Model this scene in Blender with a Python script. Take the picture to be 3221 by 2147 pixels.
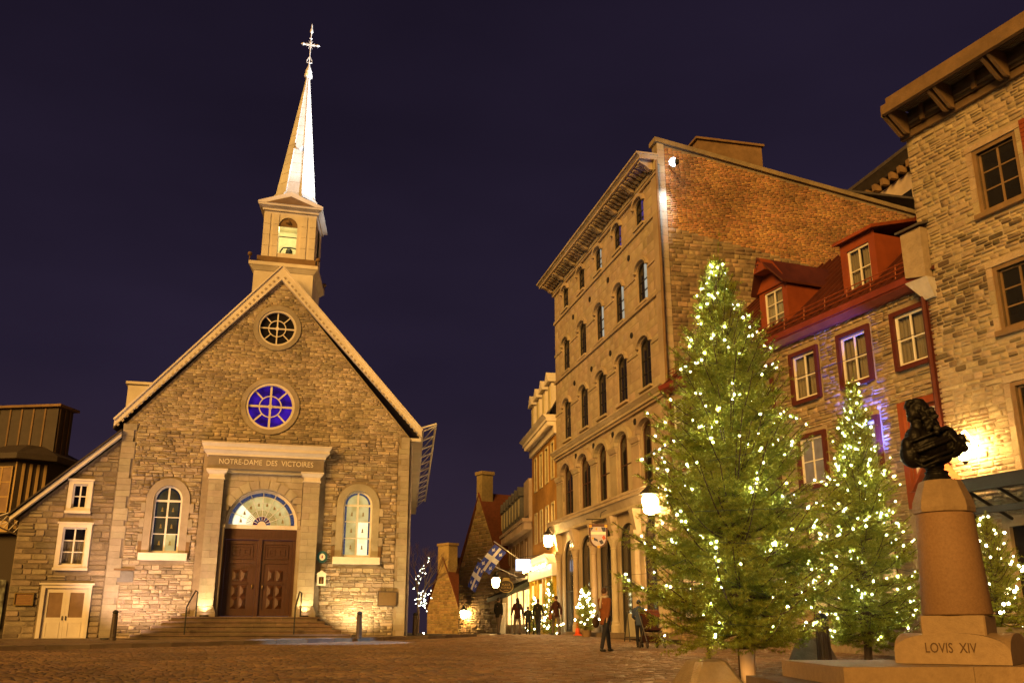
import bpy, math, random
import numpy as np
from mathutils import Vector, Matrix
from mathutils.geometry import tessellate_polygon

for o in list(bpy.data.objects): bpy.data.objects.remove(o)
SC = bpy.context.scene
COL = SC.collection
R = math.radians
rng = random.Random(7)

# ------------------------------------------------------------------ camera, sky, sun, exposure
cam_d = bpy.data.cameras.new('camera'); cam = bpy.data.objects.new('camera', cam_d); COL.objects.link(cam)
cam.location = (0, 0, 1.1); cam.rotation_euler = (R(90 + 16.81), 0, 0)
cam_d.sensor_width = 36; cam_d.lens = 36 * 2992 / 3221; cam_d.clip_start = .1; cam_d.clip_end = 2000
SC.camera = cam

world = bpy.data.worlds.new('World'); SC.world = world; world.use_nodes = True
wn = world.node_tree.nodes; wl = world.node_tree.links
for n in list(wn): wn.remove(n)
w_out = wn.new('ShaderNodeOutputWorld')
w_sky = wn.new('ShaderNodeTexSky'); w_sky.sky_type = 'NISHITA'; w_sky.sun_disc = False
w_sky.sun_elevation = R(1.0); w_sky.sun_rotation = R(207)
w_b1 = wn.new('ShaderNodeBackground'); w_b1.inputs[1].default_value = 0.0004
wl.new(w_sky.outputs[0], w_b1.inputs[0])
w_tc = wn.new('ShaderNodeTexCoord'); w_sep = wn.new('ShaderNodeSeparateXYZ'); wl.new(w_tc.outputs['Generated'], w_sep.inputs[0])
w_rmp = wn.new('ShaderNodeValToRGB'); wl.new(w_sep.outputs['Z'], w_rmp.inputs[0])
w_rmp.color_ramp.elements[0].position = 0.0; w_rmp.color_ramp.elements[0].color = (.027, .017, .029, 1)
w_rmp.color_ramp.elements[1].position = .62; w_rmp.color_ramp.elements[1].color = (.0098, .0066, .0160, 1)
e = w_rmp.color_ramp.elements.new(.25); e.color = (.0165, .0112, .0262, 1)
w_noi = wn.new('ShaderNodeTexNoise'); w_noi.inputs['Scale'].default_value = 1.7; w_noi.inputs['Detail'].default_value = 4
w_map = wn.new('ShaderNodeMapping'); w_map.inputs['Scale'].default_value = (1, 1, 2.6); w_map.inputs['Location'].default_value = (1.7, .3, .45)
wl.new(w_tc.outputs['Generated'], w_map.inputs[0]); wl.new(w_map.outputs[0], w_noi.inputs[0])
w_mr = wn.new('ShaderNodeMapRange'); w_mr.inputs['From Min'].default_value = .35; w_mr.inputs['From Max'].default_value = .75
w_mr.inputs['To Min'].default_value = .92; w_mr.inputs['To Max'].default_value = 1.5; wl.new(w_noi.outputs['Fac'], w_mr.inputs[0])
w_mul = wn.new('ShaderNodeVectorMath'); w_mul.operation = 'SCALE'; wl.new(w_rmp.outputs[0], w_mul.inputs[0]); wl.new(w_mr.outputs[0], w_mul.inputs['Scale'])
# a few faint stars
w_vor = wn.new('ShaderNodeTexVoronoi'); w_vor.inputs['Scale'].default_value = 17; wl.new(w_tc.outputs['Generated'], w_vor.inputs[0])
w_lt = wn.new('ShaderNodeMath'); w_lt.operation = 'LESS_THAN'; w_lt.inputs[1].default_value = .016; wl.new(w_vor.outputs['Distance'], w_lt.inputs[0])
w_sc = wn.new('ShaderNodeSeparateColor'); wl.new(w_vor.outputs['Color'], w_sc.inputs[0])
w_pw = wn.new('ShaderNodeMath'); w_pw.operation = 'POWER'; w_pw.inputs[1].default_value = 5; wl.new(w_sc.outputs[0], w_pw.inputs[0])
w_st = wn.new('ShaderNodeMath'); w_st.operation = 'MULTIPLY'; wl.new(w_lt.outputs[0], w_st.inputs[0]); wl.new(w_pw.outputs[0], w_st.inputs[1])
w_sv = wn.new('ShaderNodeVectorMath'); w_sv.operation = 'SCALE'; w_sv.inputs[0].default_value = (.10, .13, .26); wl.new(w_st.outputs[0], w_sv.inputs['Scale'])
w_av = wn.new('ShaderNodeVectorMath'); wl.new(w_mul.outputs[0], w_av.inputs[0]); wl.new(w_sv.outputs[0], w_av.inputs[1])
w_b2 = wn.new('ShaderNodeBackground'); w_b2.inputs[1].default_value = 1.0; wl.new(w_av.outputs[0], w_b2.inputs[0])
w_add = wn.new('ShaderNodeAddShader'); wl.new(w_b1.outputs[0], w_add.inputs[0]); wl.new(w_b2.outputs[0], w_add.inputs[1]); wl.new(w_add.outputs[0], w_out.inputs[0])

sun_d = bpy.data.lights.new('sun', 'SUN'); sun_d.energy = 5.0; sun_d.angle = R(24); sun_d.color = (1, .51, .108)
sun = bpy.data.objects.new('sun', sun_d); COL.objects.link(sun); sun.location = (-20, -30, 20)
sun.rotation_euler = Vector((.46, .86, -.34)).to_track_quat('-Z', 'Y').to_euler()

SC.view_settings.view_transform = 'Standard'; SC.view_settings.look = 'None'
SC.view_settings.exposure = -.02; SC.view_settings.gamma = 1; SC.view_settings.use_curve_mapping = False
SC.render.engine = 'CYCLES'; SC.cycles.use_denoising = True
SC.cycles.sample_clamp_indirect = 4; SC.cycles.max_bounces = 6; SC.cycles.caustics_reflective = False; SC.cycles.caustics_refractive = False
SC.cycles.transparent_max_bounces = 6

# ------------------------------------------------------------------ helpers
SLOPE = .0185
def gz(y): return SLOPE * min(y, 46)
BASE = {}

def tag(o, label=None, cat=None, group=None, kind=None):
    if label: o['label'] = label
    if cat: o['category'] = cat
    if group: o['group'] = group
    if kind: o['kind'] = kind
    return o

def empty(name, loc, rz=0, label=None, cat=None, group=None):
    o = bpy.data.objects.new(name, None); COL.objects.link(o); o.location = loc; o.rotation_euler = (0, 0, rz)
    o.empty_display_size = .3; BASE[o.name] = loc[2]
    return tag(o, label, cat, group)

def link(name, me, mat, parent=None, loc=None):
    o = bpy.data.objects.new(name, me); COL.objects.link(o)
    if mat is not None:
        if len(me.materials) == 0: me.materials.append(mat)
    if parent is not None:
        o.parent = parent; BASE[o.name] = BASE.get(parent.name, 0)
    if loc is not None: o.location = loc
    return o

class MB:
    def __init__(s): s.v = []; s.f = []
    def add(s, vs, fs):
        o = len(s.v); s.v += [tuple(p) for p in vs]; s.f += [tuple(i + o for i in f) for f in fs]; return s
    def box(s, x0, x1, y0, y1, z0, z1):
        return s.add([(x0,y0,z0),(x1,y0,z0),(x1,y1,z0),(x0,y1,z0),(x0,y0,z1),(x1,y0,z1),(x1,y1,z1),(x0,y1,z1)],
                     [(0,3,2,1),(4,5,6,7),(0,1,5,4),(1,2,6,5),(2,3,7,6),(3,0,4,7)])
    def frus(s, b, t):   # two quads (x0,x1,y0,y1,z)
        x0,x1,y0,y1,z = b; a0,a1,c0,c1,w = t
        return s.add([(x0,y0,z),(x1,y0,z),(x1,y1,z),(x0,y1,z),(a0,c0,w),(a1,c0,w),(a1,c1,w),(a0,c1,w)],
                     [(0,3,2,1),(4,5,6,7),(0,1,5,4),(1,2,6,5),(2,3,7,6),(3,0,4,7)])
    def prism(s, poly, y0, y1, ax='y'):   # polygon in x,z run along y (or y,z run along x, or x,y run along z)
        n = len(poly)
        def P(a, b, c): return (a, c, b) if ax == 'y' else ((c, a, b) if ax == 'x' else (a, b, c))
        vs = [P(a, b, y0) for a, b in poly] + [P(a, b, y1) for a, b in poly]
        fs = [(i, (i+1) % n, n+(i+1) % n, n+i) for i in range(n)]
        t = tessellate_polygon([[Vector((a, b, 0)) for a, b in poly]])
        fs += [tuple(q) for q in t] + [tuple(n+i for i in reversed(q)) for q in t]
        return s.add(vs, fs)
    def sheet(s, loops, y, depth=0):      # polygon with holes in x,z at y; reveals run back by depth
        t = tessellate_polygon([[Vector((a, b, 0)) for a, b in L] for L in loops])
        pts = [p for L in loops for p in L]
        s.add([(a, y, b) for a, b in pts], [tuple(q) for q in t])
        if depth:
            for L in loops[1:]:
                n = len(L)
                s.add([(a, y, b) for a, b in L] + [(a, y+depth, b) for a, b in L], [(i, (i+1) % n, n+(i+1) % n, n+i) for i in range(n)])
        return s
    def ring(s, A, B, y0, y1):            # frame between two loops of equal count
        n = len(A); vs = [(a, y0, b) for a, b in A] + [(a, y0, b) for a, b in B] + [(a, y1, b) for a, b in A] + [(a, y1, b) for a, b in B]
        fs = []
        for i in range(n):
            j = (i+1) % n
            fs += [(i, j, n+j, n+i), (i, 2*n+i, 2*n+j, j), (n+i, n+j, 3*n+j, 3*n+i), (2*n+i, 3*n+i, 3*n+j, 2*n+j)]
        return s.add(vs, fs)
    def tube(s, pts, r, n=8):
        pts = [Vector(p) for p in pts]; m = len(pts)
        rs = r if isinstance(r, (list, tuple)) else [r]*m
        vs = []; up = Vector((0, 0, 1))
        for i, p in enumerate(pts):
            d = (pts[min(i+1, m-1)] - pts[max(i-1, 0)])
            if d.length < 1e-9: d = Vector((0, 0, 1))
            d.normalize(); a = d.cross(up)
            if a.length < .05: a = d.cross(Vector((1, 0, 0)))
            a.normalize(); b = d.cross(a)
            for k in range(n):
                t = 2*math.pi*k/n; vs.append(p + (a*math.cos(t) + b*math.sin(t))*rs[i])
        fs = [(i*n+k, i*n+(k+1) % n, (i+1)*n+(k+1) % n, (i+1)*n+k) for i in range(m-1) for k in range(n)]
        fs += [tuple(range(n))[::-1], tuple((m-1)*n+k for k in range(n))]
        return s.add(vs, fs)
    def lathe(s, prof, c=(0, 0), n=20, sx=1, sy=1, ph=0):
        m = len(prof)
        vs = [(c[0]+r*sx*math.cos(2*math.pi*k/n+ph), c[1]+r*sy*math.sin(2*math.pi*k/n+ph), z) for r, z in prof for k in range(n)]
        fs = [(i*n+k, i*n+(k+1) % n, (i+1)*n+(k+1) % n, (i+1)*n+k) for i in range(m-1) for k in range(n)]
        fs += [tuple(range(n))[::-1], tuple((m-1)*n+k for k in range(n))]
        return s.add(vs, fs)
    def ell(s, c, r, nu=14, nv=9, M=None):
        if not isinstance(r, (tuple, list)): r = (r, r, r)
        vs = []
        for i in range(nv+1):
            a = math.pi*i/nv
            for k in range(nu):
                t = 2*math.pi*k/nu; p = Vector((r[0]*math.sin(a)*math.cos(t), r[1]*math.sin(a)*math.sin(t), r[2]*math.cos(a)))
                if M is not None: p = M @ p
                vs.append(p + Vector(c))
        fs = [(i*nu+k, (i+1)*nu+k, (i+1)*nu+(k+1) % nu, i*nu+(k+1) % nu) for i in range(nv) for k in range(nu)]
        return s.add(vs, fs)
    def cap(s, p0, p1, r0, r1, n=12):     # tapered capsule
        p0, p1 = Vector(p0), Vector(p1); s.ell(p0, r0, n, 8); s.ell(p1, r1, n, 8)
        return s.tube([p0, p1], [r0, r1], n)
    def mesh(s, name, dz=0, smooth=False):
        me = bpy.data.meshes.new(name)
        me.from_pydata([(x, y, z-dz) for x, y, z in s.v], [], s.f); me.update()
        if smooth: me.polygons.foreach_set('use_smooth', [True]*len(me.polygons))
        return me
    def build(s, name, mat, parent=None, smooth=False, loc=None):
        dz = BASE.get(parent.name, 0) if parent is not None else 0
        return link(name, s.mesh(name, dz, smooth), mat, parent, loc)

def B(*a): return MB().box(*a)

def np_mesh(name, V, Fs, smooth=False):
    me = bpy.data.meshes.new(name); V = np.asarray(V, np.float32).reshape(-1, 3)
    me.vertices.add(len(V)); me.vertices.foreach_set('co', V.ravel())
    loops = np.concatenate([np.asarray(F, np.int32).ravel() for F in Fs]); tot = np.concatenate([np.full(len(F), np.asarray(F).shape[1], np.int32) for F in Fs])
    st = np.concatenate([[0], np.cumsum(tot)[:-1]]).astype(np.int32)
    me.loops.add(len(loops)); me.loops.foreach_set('vertex_index', loops)
    me.polygons.add(len(tot)); me.polygons.foreach_set('loop_start', st); me.polygons.foreach_set('loop_total', tot)
    me.update(calc_edges=True); me.validate()
    if smooth: me.polygons.foreach_set('use_smooth', [True]*len(me.polygons))
    return me

def rect(x0, x1, z0, z1): return [(x0, z0), (x1, z0), (x1, z1), (x0, z1)]
def arch(xc, w, z0, zs, rise, n=14):
    return [(xc-w/2, z0), (xc+w/2, z0)] + [(xc + w/2*math.cos(math.pi*i/n), zs + rise*math.sin(math.pi*i/n)) for i in range(n+1)]
def circ(xc, zc, r, n=36, r2=None): return [(xc + r*math.cos(2*math.pi*i/n), zc + (r2 or r)*math.sin(2*math.pi*i/n)) for i in range(n)]

def evaluated(o):
    dg = bpy.context.evaluated_depsgraph_get(); dg.update()
    return bpy.data.meshes.new_from_object(o.evaluated_get(dg))
def remesh(mb, voxel, smooth=3):
    o = bpy.data.objects.new('tmp', mb.mesh('tmp')); COL.objects.link(o)
    m = o.modifiers.new('r', 'REMESH'); m.mode = 'VOXEL'; m.voxel_size = voxel; m.use_smooth_shade = True
    if smooth:
        k = o.modifiers.new('s', 'SMOOTH'); k.iterations = smooth; k.factor = .5
    me = evaluated(o); bpy.data.objects.remove(o); return me
def text_mesh(body, size, ext, res=3, align='CENTER'):
    cu = bpy.data.curves.new('t', 'FONT'); cu.body = body; cu.size = size; cu.extrude = ext; cu.align_x = align; cu.align_y = 'CENTER'; cu.resolution_u = res
    o = bpy.data.objects.new('t', cu); COL.objects.link(o); me = evaluated(o); bpy.data.objects.remove(o)
    me.transform(Matrix.Rotation(R(90), 4, 'X')); return me

def local(o): BASE[o.name] = 0; return o
def copy_tree(o, parent=None):
    c = o.copy(); COL.objects.link(c)
    if parent is not None: c.parent = parent
    for ch in o.children: copy_tree(ch, c)
    return c

# ------------------------------------------------------------------ materials
MATS = {}
def mat(name, c1, c2=None, scale=6, rough=.8, bump=0, bscale=25, metal=0, vary=0, spec=.35, coord='Object', stretch=None, stain=0):
    if name in MATS: return MATS[name]
    m = bpy.data.materials.new(name); m.use_nodes = True; N = m.node_tree.nodes; L = m.node_tree.links
    bs = N['Principled BSDF']; bs.inputs['Roughness'].default_value = rough; bs.inputs['Metallic'].default_value = metal
    bs.inputs['Specular IOR Level'].default_value = spec
    tc = N.new('ShaderNodeTexCoord'); mp = N.new('ShaderNodeMapping'); L.new(tc.outputs[coord], mp.inputs[0])
    if stretch: mp.inputs['Scale'].default_value = stretch
    if c2 is None: c2 = tuple(v*.72 for v in c1)
    nz = N.new('ShaderNodeTexNoise'); nz.inputs['Scale'].default_value = scale; nz.inputs['Detail'].default_value = 6; nz.inputs['Roughness'].default_value = .65
    L.new(mp.outputs[0], nz.inputs[0])
    cr = N.new('ShaderNodeValToRGB'); cr.color_ramp.elements[0].position = .3; cr.color_ramp.elements[1].position = .72
    cr.color_ramp.elements[0].color = (*c2, 1); cr.color_ramp.elements[1].color = (*c1, 1); L.new(nz.outputs['Fac'], cr.inputs[0])
    out = cr.outputs[0]
    if vary:
        ge = N.new('ShaderNodeNewGeometry'); oi = N.new('ShaderNodeObjectInfo')
        ad = N.new('ShaderNodeMath'); L.new(ge.outputs['Random Per Island'], ad.inputs[0]); L.new(oi.outputs['Random'], ad.inputs[1])
        fr = N.new('ShaderNodeMath'); fr.operation = 'FRACT'; L.new(ad.outputs[0], fr.inputs[0])
        mr = N.new('ShaderNodeMapRange'); mr.inputs['To Min'].default_value = 1-vary; mr.inputs['To Max'].default_value = 1+vary*.6; L.new(fr.outputs[0], mr.inputs[0])
        hs = N.new('ShaderNodeHueSaturation'); L.new(out, hs.inputs['Color']); L.new(mr.outputs[0], hs.inputs['Value'])
        m2 = N.new('ShaderNodeMath'); m2.operation = 'MULTIPLY'; m2.inputs[1].default_value = 7.31; L.new(fr.outputs[0], m2.inputs[0])
        f2 = N.new('ShaderNodeMath'); f2.operation = 'FRACT'; L.new(m2.outputs[0], f2.inputs[0])
        r2 = N.new('ShaderNodeMapRange'); r2.inputs['To Min'].default_value = .485; r2.inputs['To Max'].default_value = .515; L.new(f2.outputs[0], r2.inputs[0]); L.new(r2.outputs[0], hs.inputs['Hue'])
        out = hs.outputs[0]
    if stain:
        n2 = N.new('ShaderNodeTexNoise'); n2.inputs['Scale'].default_value = .55; n2.inputs['Detail'].default_value = 7; L.new(tc.outputs[coord], n2.inputs[0])
        r3 = N.new('ShaderNodeMapRange'); r3.inputs['From Min'].default_value = .38; r3.inputs['From Max'].default_value = .68; r3.inputs['To Min'].default_value = 1-stain; r3.inputs['To Max'].default_value = 1.1; L.new(n2.outputs['Fac'], r3.inputs[0])
        h3 = N.new('ShaderNodeHueSaturation'); L.new(out, h3.inputs['Color']); L.new(r3.outputs[0], h3.inputs['Value']); out = h3.outputs[0]
    L.new(out, bs.inputs['Base Color'])
    if bump:
        bn = N.new('ShaderNodeTexNoise'); bn.inputs['Scale'].default_value = bscale; bn.inputs['Detail'].default_value = 5; L.new(mp.outputs[0], bn.inputs[0])
        bp = N.new('ShaderNodeBump'); bp.inputs['Strength'].default_value = bump; bp.inputs['Distance'].default_value = .03
        L.new(bn.outputs['Fac'], bp.inputs['Height']); L.new(bp.outputs[0], bs.inputs['Normal'])
    MATS[name] = m; return m

def emit(name, col, strength, c2=None, scale=3, rough=.2):
    if name in MATS: return MATS[name]
    m = bpy.data.materials.new(name); m.use_nodes = True; N = m.node_tree.nodes; L = m.node_tree.links; bs = N['Principled BSDF']
    bs.inputs['Base Color'].default_value = (*[min(1, v*.12) for v in col], 1); bs.inputs['Roughness'].default_value = rough
    bs.inputs['Emission Strength'].default_value = strength; bs.inputs['Emission Color'].default_value = (*col, 1)
    if c2 is not None:
        tc = N.new('ShaderNodeTexCoord'); nz = N.new('ShaderNodeTexNoise'); nz.inputs['Scale'].default_value = scale; nz.inputs['Detail'].default_value = 2; L.new(tc.outputs['Object'], nz.inputs[0])
        cr = N.new('ShaderNodeValToRGB'); cr.color_ramp.elements[0].position = .35; cr.color_ramp.elements[1].position = .65
        cr.color_ramp.elements[0].color = (*c2, 1); cr.color_ramp.elements[1].color = (*col, 1); L.new(nz.outputs['Fac'], cr.inputs[0]); L.new(cr.outputs[0], bs.inputs['Emission Color'])
    MATS[name] = m; return m

M_rub = mat('rubble_stone', (.55, .455, .34), (.39, .315, .23), 5, .9, .8, 22, vary=.42, stain=.3)
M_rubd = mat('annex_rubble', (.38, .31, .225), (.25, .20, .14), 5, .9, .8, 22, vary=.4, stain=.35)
M_mort = mat('lime_mortar', (.38, .31, .22), (.27, .215, .15), 4, .95, .5, 40, stain=.3)
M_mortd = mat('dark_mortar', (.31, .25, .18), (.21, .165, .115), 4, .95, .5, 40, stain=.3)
M_ash = mat('ashlar', (.44, .385, .30), (.33, .285, .215), 3, .85, .35, 30, vary=.14, stain=.2)
M_trim = mat('painted_trim', (.76, .69, .60), (.64, .57, .49), 2, .6, .1, 20, stain=.12)
M_trimw = mat('white_paint', (.80, .76, .68), (.70, .65, .57), 3, .5, .08, 20)
M_roof = mat('roof_sheet', (.10, .085, .075), (.06, .05, .045), 3, .5, .2, 12)
M_roofb = mat('brown_roof', (.06, .045, .036), (.042, .031, .024), 3, .7, .3, 14)
M_wood = mat('door_wood', (.085, .031, .012), (.045, .016, .007), 3, .38, .25, 18, stretch=(9, 9, .8), spec=.5)
M_step = mat('step_stone', (.22, .15, .10), (.13, .088, .06), 3, .75, .5, 22, vary=.16, stain=.35)
M_iron = mat('black_iron', (.02, .018, .016), None, 8, .6, .1, 30, spec=.5)
M_brass = mat('brass', (.55, .38, .12), None, 8, .3, .0, 30, metal=.9)
M_glass = mat('dark_glass', (.02, .018, .016), (.012, .011, .01), 2, .12, 0, 5, spec=.4)
M_sheet = mat('silver_sheet', (.62, .60, .57), (.48, .46, .43), 2.5, .42, .15, 8, spec=.5, stain=.15)
M_lime = mat('limestone', (.46, .37, .275), (.37, .29, .21), 1.3, .85, .3, 28, vary=.1, stain=.25)
M_limet = mat('limestone_trim', (.50, .41, .30), (.38, .30, .21), 2, .8, .25, 24, vary=.12, stain=.18)
M_brick = mat('orange_brick', (.56, .30, .13), (.42, .21, .085), 6, .9, .5, 30, vary=.42, stain=.45)
M_sstone = mat('side_stone', (.40, .295, .18), (.27, .195, .12), 5, .9, .8, 22, vary=.45, stain=.3)
M_rstone = mat('house_stone', (.44, .335, .205), (.30, .22, .135), 5, .9, .85, 22, vary=.32, stain=.25)
M_rmort = mat('house_mortar', (.42, .33, .22), (.28, .21, .14), 5, .95, .5, 40, stain=.25)
M_bstone = mat('tall_house_stone', (.47, .37, .245), (.33, .25, .16), 4, .9, .7, 20, vary=.2, stain=.2)
M_bdark = mat('tall_house_dark_stone', (.19, .14, .088), (.11, .078, .048), 5, .9, .8, 20, vary=.35)
M_bmort = mat('tall_house_mortar', (.45, .365, .25), (.33, .26, .175), 5, .95, .5, 40, stain=.2)
M_red = mat('red_paint', (.24, .048, .03), (.16, .03, .02), 3, .5, .1, 20, stain=.2)
M_redd = mat('dark_red_paint', (.10, .022, .014), (.07, .015, .01), 3, .5, .1, 20)
M_redm = mat('orange_red_sheet', (.30, .07, .022), (.21, .047, .016), 2, .5, .12, 8, stain=.2)
M_redroof = mat('red_roof_sheet', (.12, .030, .018), (.075, .02, .012), 3, .5, .15, 10, stain=.3)
M_curt = mat('curtain', (.52, .45, .33), (.36, .30, .21), 2, .9, 0, 20, stretch=(14, 14, .4))
M_cobble = mat('cobblestone', (.28, .18, .105), (.18, .115, .068), 7, .5, .25, 30, vary=.32, stain=.35, spec=.45)
M_joint = mat('sand_joint', (.085, .060, .040), (.05, .035, .024), 7, .9, .5, 30, stain=.3)
M_slab = mat('pavement_slab', (.24, .17, .115), (.15, .105, .07), 3, .75, .4, 26, vary=.12, stain=.35)
M_granite = mat('granite', (.29, .17, .09), (.21, .12, .062), 40, .68, .2, 90, stain=.2, spec=.25)
M_mons = mat('monument_stone', (.33, .225, .125), (.25, .165, .09), 14, .6, .2, 60, stain=.22)
M_bronze = mat('dark_bronze', (.010, .0075, .0055), (.005, .004, .003), 8, .5, .3, 30, metal=.3, spec=.3)
M_conc = mat('concrete', (.32, .24, .15), (.23, .165, .10), 7, .85, .55, 45, stain=.22)
M_pipe = mat('plastic_pipe', (.74, .56, .45), (.64, .47, .37), 2, .35, 0, 10)
M_bark = mat('bark', (.10, .065, .035), (.05, .032, .018), 10, .95, .9, 24, stretch=(1, 1, .3))
M_tan = mat('dark_tan', (.26, .16, .08), (.17, .105, .05), 3, .8, .3, 20, stain=.25)

# ------------------------------------------------------------------ stone laying
def oct_stone(w, h, p, r, ch=.22, jit=.35):
    """outline with clipped corners: 8 back and 8 front points, unit in x,z"""
    c = [r.uniform(.05, ch) for _ in range(8)]; a, b = w/2, h/2
    out = [(-a+c[0]*min(w, h), -b), (a-c[1]*min(w, h), -b), (a, -b+c[2]*min(w, h)), (a, b-c[3]*min(w, h)),
           (a-c[4]*min(w, h), b), (-a+c[5]*min(w, h), b), (-a, b-c[6]*min(w, h)), (-a, -b+c[7]*min(w, h))]
    ins = min(w, h)*.11
    fr = [(x*(1-2*ins/w), z*(1-2*ins/h)) for x, z in out]
    t1, t2 = r.uniform(-jit, jit), r.uniform(-jit, jit)
    return [(x, 0, z) for x, z in out] + [(x, -p*(1 + t1*x/a + t2*z/b), z) for x, z in fr]
OCT_F = [(i, (i+1) % 8, 8+(i+1) % 8, 8+i) for i in range(8)]
_ur = random.Random(3)
UNIT = []
for k in range(14):
    mb = MB(); w_, h_ = 1, _ur.uniform(.32, .6); vs = oct_stone(w_, h_, 1, _ur)
    UNIT.append([(x, y, z/h_) for x, y, z in vs])
UNIT_ME = {}
def unit_mesh(k, m):
    key = (k, m.name)
    if key not in UNIT_ME:
        me = bpy.data.meshes.new('stone'); me.from_pydata(UNIT[k], [], OCT_F + [tuple(range(8, 16))]); me.materials.append(m); UNIT_ME[key] = me
    return UNIT_ME[key]

def lay(parent, name, cells, m, prot, single=300, seed=1, gap=.012, y=0, plane='xz', rest_name=None, order=True):
    """cells: (x0,x1,z0,z1[,material]); the largest become objects, the rest one joined part"""
    r = random.Random(seed); dz = BASE.get(parent.name, 0)
    if order: cells = sorted(cells, key=lambda c: -(c[1]-c[0])*(c[3]-c[2]))
    big, rest = cells[:single], cells[single:]
    for c in big:
        w, h = c[1]-c[0]-gap, c[3]-c[2]-gap; p = r.uniform(*prot)
        mm = c[4] if len(c) > 4 else m
        o = bpy.data.objects.new(name, unit_mesh(r.randrange(14), mm)); COL.objects.link(o); o.parent = parent
        if plane == 'xz':
            o.location = ((c[0]+c[1])/2, y, (c[2]+c[3])/2-dz); o.scale = (w, p, h)
        else:
            yy = (c[2]+c[3])/2; o.location = ((c[0]+c[1])/2, yy, y(yy)-dz if callable(y) else y-dz); o.scale = (w, p, h); o.rotation_euler = (R(-90), 0, 0)
    if rest:
        groups = {}
        for c in rest: groups.setdefault((c[4] if len(c) > 4 else m).name, []).append(c)
        for mn, cs in groups.items():
            V = np.zeros((len(cs), 16, 3), np.float32)
            for i, c in enumerate(cs):
                w, h = c[1]-c[0]-gap, c[3]-c[2]-gap; vs = np.array(UNIT[r.randrange(14)]) * np.array([w, 1, h])
                if r.random() < .5: vs = vs * np.array([-1, 1, 1])
                p = r.uniform(*prot); vs[:, 1] *= p
                if plane == 'xz': V[i] = vs + np.array([(c[0]+c[1])/2, y, (c[2]+c[3])/2-dz])
                else:
                    yy = (c[2]+c[3])/2; zz = y(yy) if callable(y) else y
                    V[i] = np.stack([vs[:, 0], vs[:, 2], -vs[:, 1]], 1) + np.array([(c[0]+c[1])/2, yy, zz-dz])
            base = np.arange(len(cs))[:, None, None]*16
            F4 = (np.array(OCT_F)[None]+base).reshape(-1, 4); F8 = (np.arange(8, 16)[None, None]+base).reshape(-1, 8)
            o = link(rest_name or name+'work', np_mesh(name, V, [F4, F8]), MATS[mn], parent); o['kind'] = 'stuff'

def courses(zr, ext, holes, hr, lr, seed, mort=.0):
    """rows of stones: ext(z)->(xa,xb); holes: functions z->(xa,xb) or None"""
    r = random.Random(seed); cells = []; z = zr[0]
    while z < zr[1]-.03:
        h = min(r.uniform(*hr), zr[1]-z); 
        if zr[1]-(z+h) < hr[0]*.6: h = zr[1]-z
        e0, e1 = ext(z+.01), ext(z+h-.01); xa, xb = max(e0[0], e1[0]), min(e0[1], e1[1])
        cuts = []
        for H in holes:
            iv = [H(q) for q in (z+.005, z+h/2, z+h-.005)]; iv = [q for q in iv if q]
            if iv: cuts.append((min(q[0] for q in iv), max(q[1] for q in iv)))
        segs = [(xa, xb)]
        for a, b in cuts:
            ns = []
            for s0, s1 in segs:
                if b <= s0 or a >= s1: ns.append((s0, s1))
                else:
                    if a > s0: ns.append((s0, a))
                    if b < s1: ns.append((b, s1))
            segs = ns
        for s0, s1 in segs:
            x = s0
            while s1-x > .04:
                l = r.uniform(*lr)
                if s1-(x+l) < lr[0]*.7: l = s1-x
                if l > lr[1]*1.5: l = l/2
                if h > hr[0]*1.5 and r.random() < .28:   # split into two thin stones
                    q = h*r.uniform(.4, .6); cells += [(x, x+l, z, z+q), (x, x+l, z+q, z+h)]
                else: cells.append((x, x+l, z, z+h))
                x += l
        z += h
    return cells
def h_rect(x0, x1, z0, z1): return lambda z: (x0, x1) if z0 < z < z1 else None
def h_arch(xc, w, z0, zs, rise):
    def f(z):
        if z0 < z <= zs: return (xc-w/2, xc+w/2)
        if zs < z < zs+rise: k = w/2*math.sqrt(max(0, 1-((z-zs)/rise)**2)); return (xc-k, xc+k)
    return f
def h_circ(xc, zc, r):
    def f(z):
        if abs(z-zc) < r: k = math.sqrt(r*r-(z-zc)**2); return (xc-k, xc+k)
    return f

def sash(parent, x0, x1, z0, z1, y, cols, rows, fw=.07, bw=.03, mf=None, mg=None, th=.06, name='window', rowz=None, pane_y=.03):
    """rectangular window: frame and bars one part, each pane a sub-part"""
    mb = MB(); mb.ring(rect(x0, x1, z0, z1), rect(x0+fw, x1-fw, z0+fw, z1-fw), y, y+th)
    xs = [x0+fw+(x1-x0-2*fw)*i/cols for i in range(cols+1)]
    zs = [z0+fw+(z1-z0-2*fw)*i/rows for i in range(rows+1)] if rowz is None else [z0+fw]+list(rowz)+[z1-fw]
    for x in xs[1:-1]: mb.box(x-bw/2-.01*(cols == 2), x+bw/2+.01*(cols == 2), y+.008, y+th-.004, z0+fw, z1-fw)
    for z in zs[1:-1]: mb.box(x0+fw, x1-fw, y+.011, y+th-.007, z-bw/2, z+bw/2)
    w = mb.build(name, mf, parent)
    for i in range(cols):
        for j in range(len(zs)-1):
            B(xs[i]+.001, xs[i+1]-.001, y+pane_y, y+pane_y+.008, zs[j]+.001, zs[j+1]-.001).build('pane', mg(i, j) if callable(mg) else mg, w)
    return w

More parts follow.
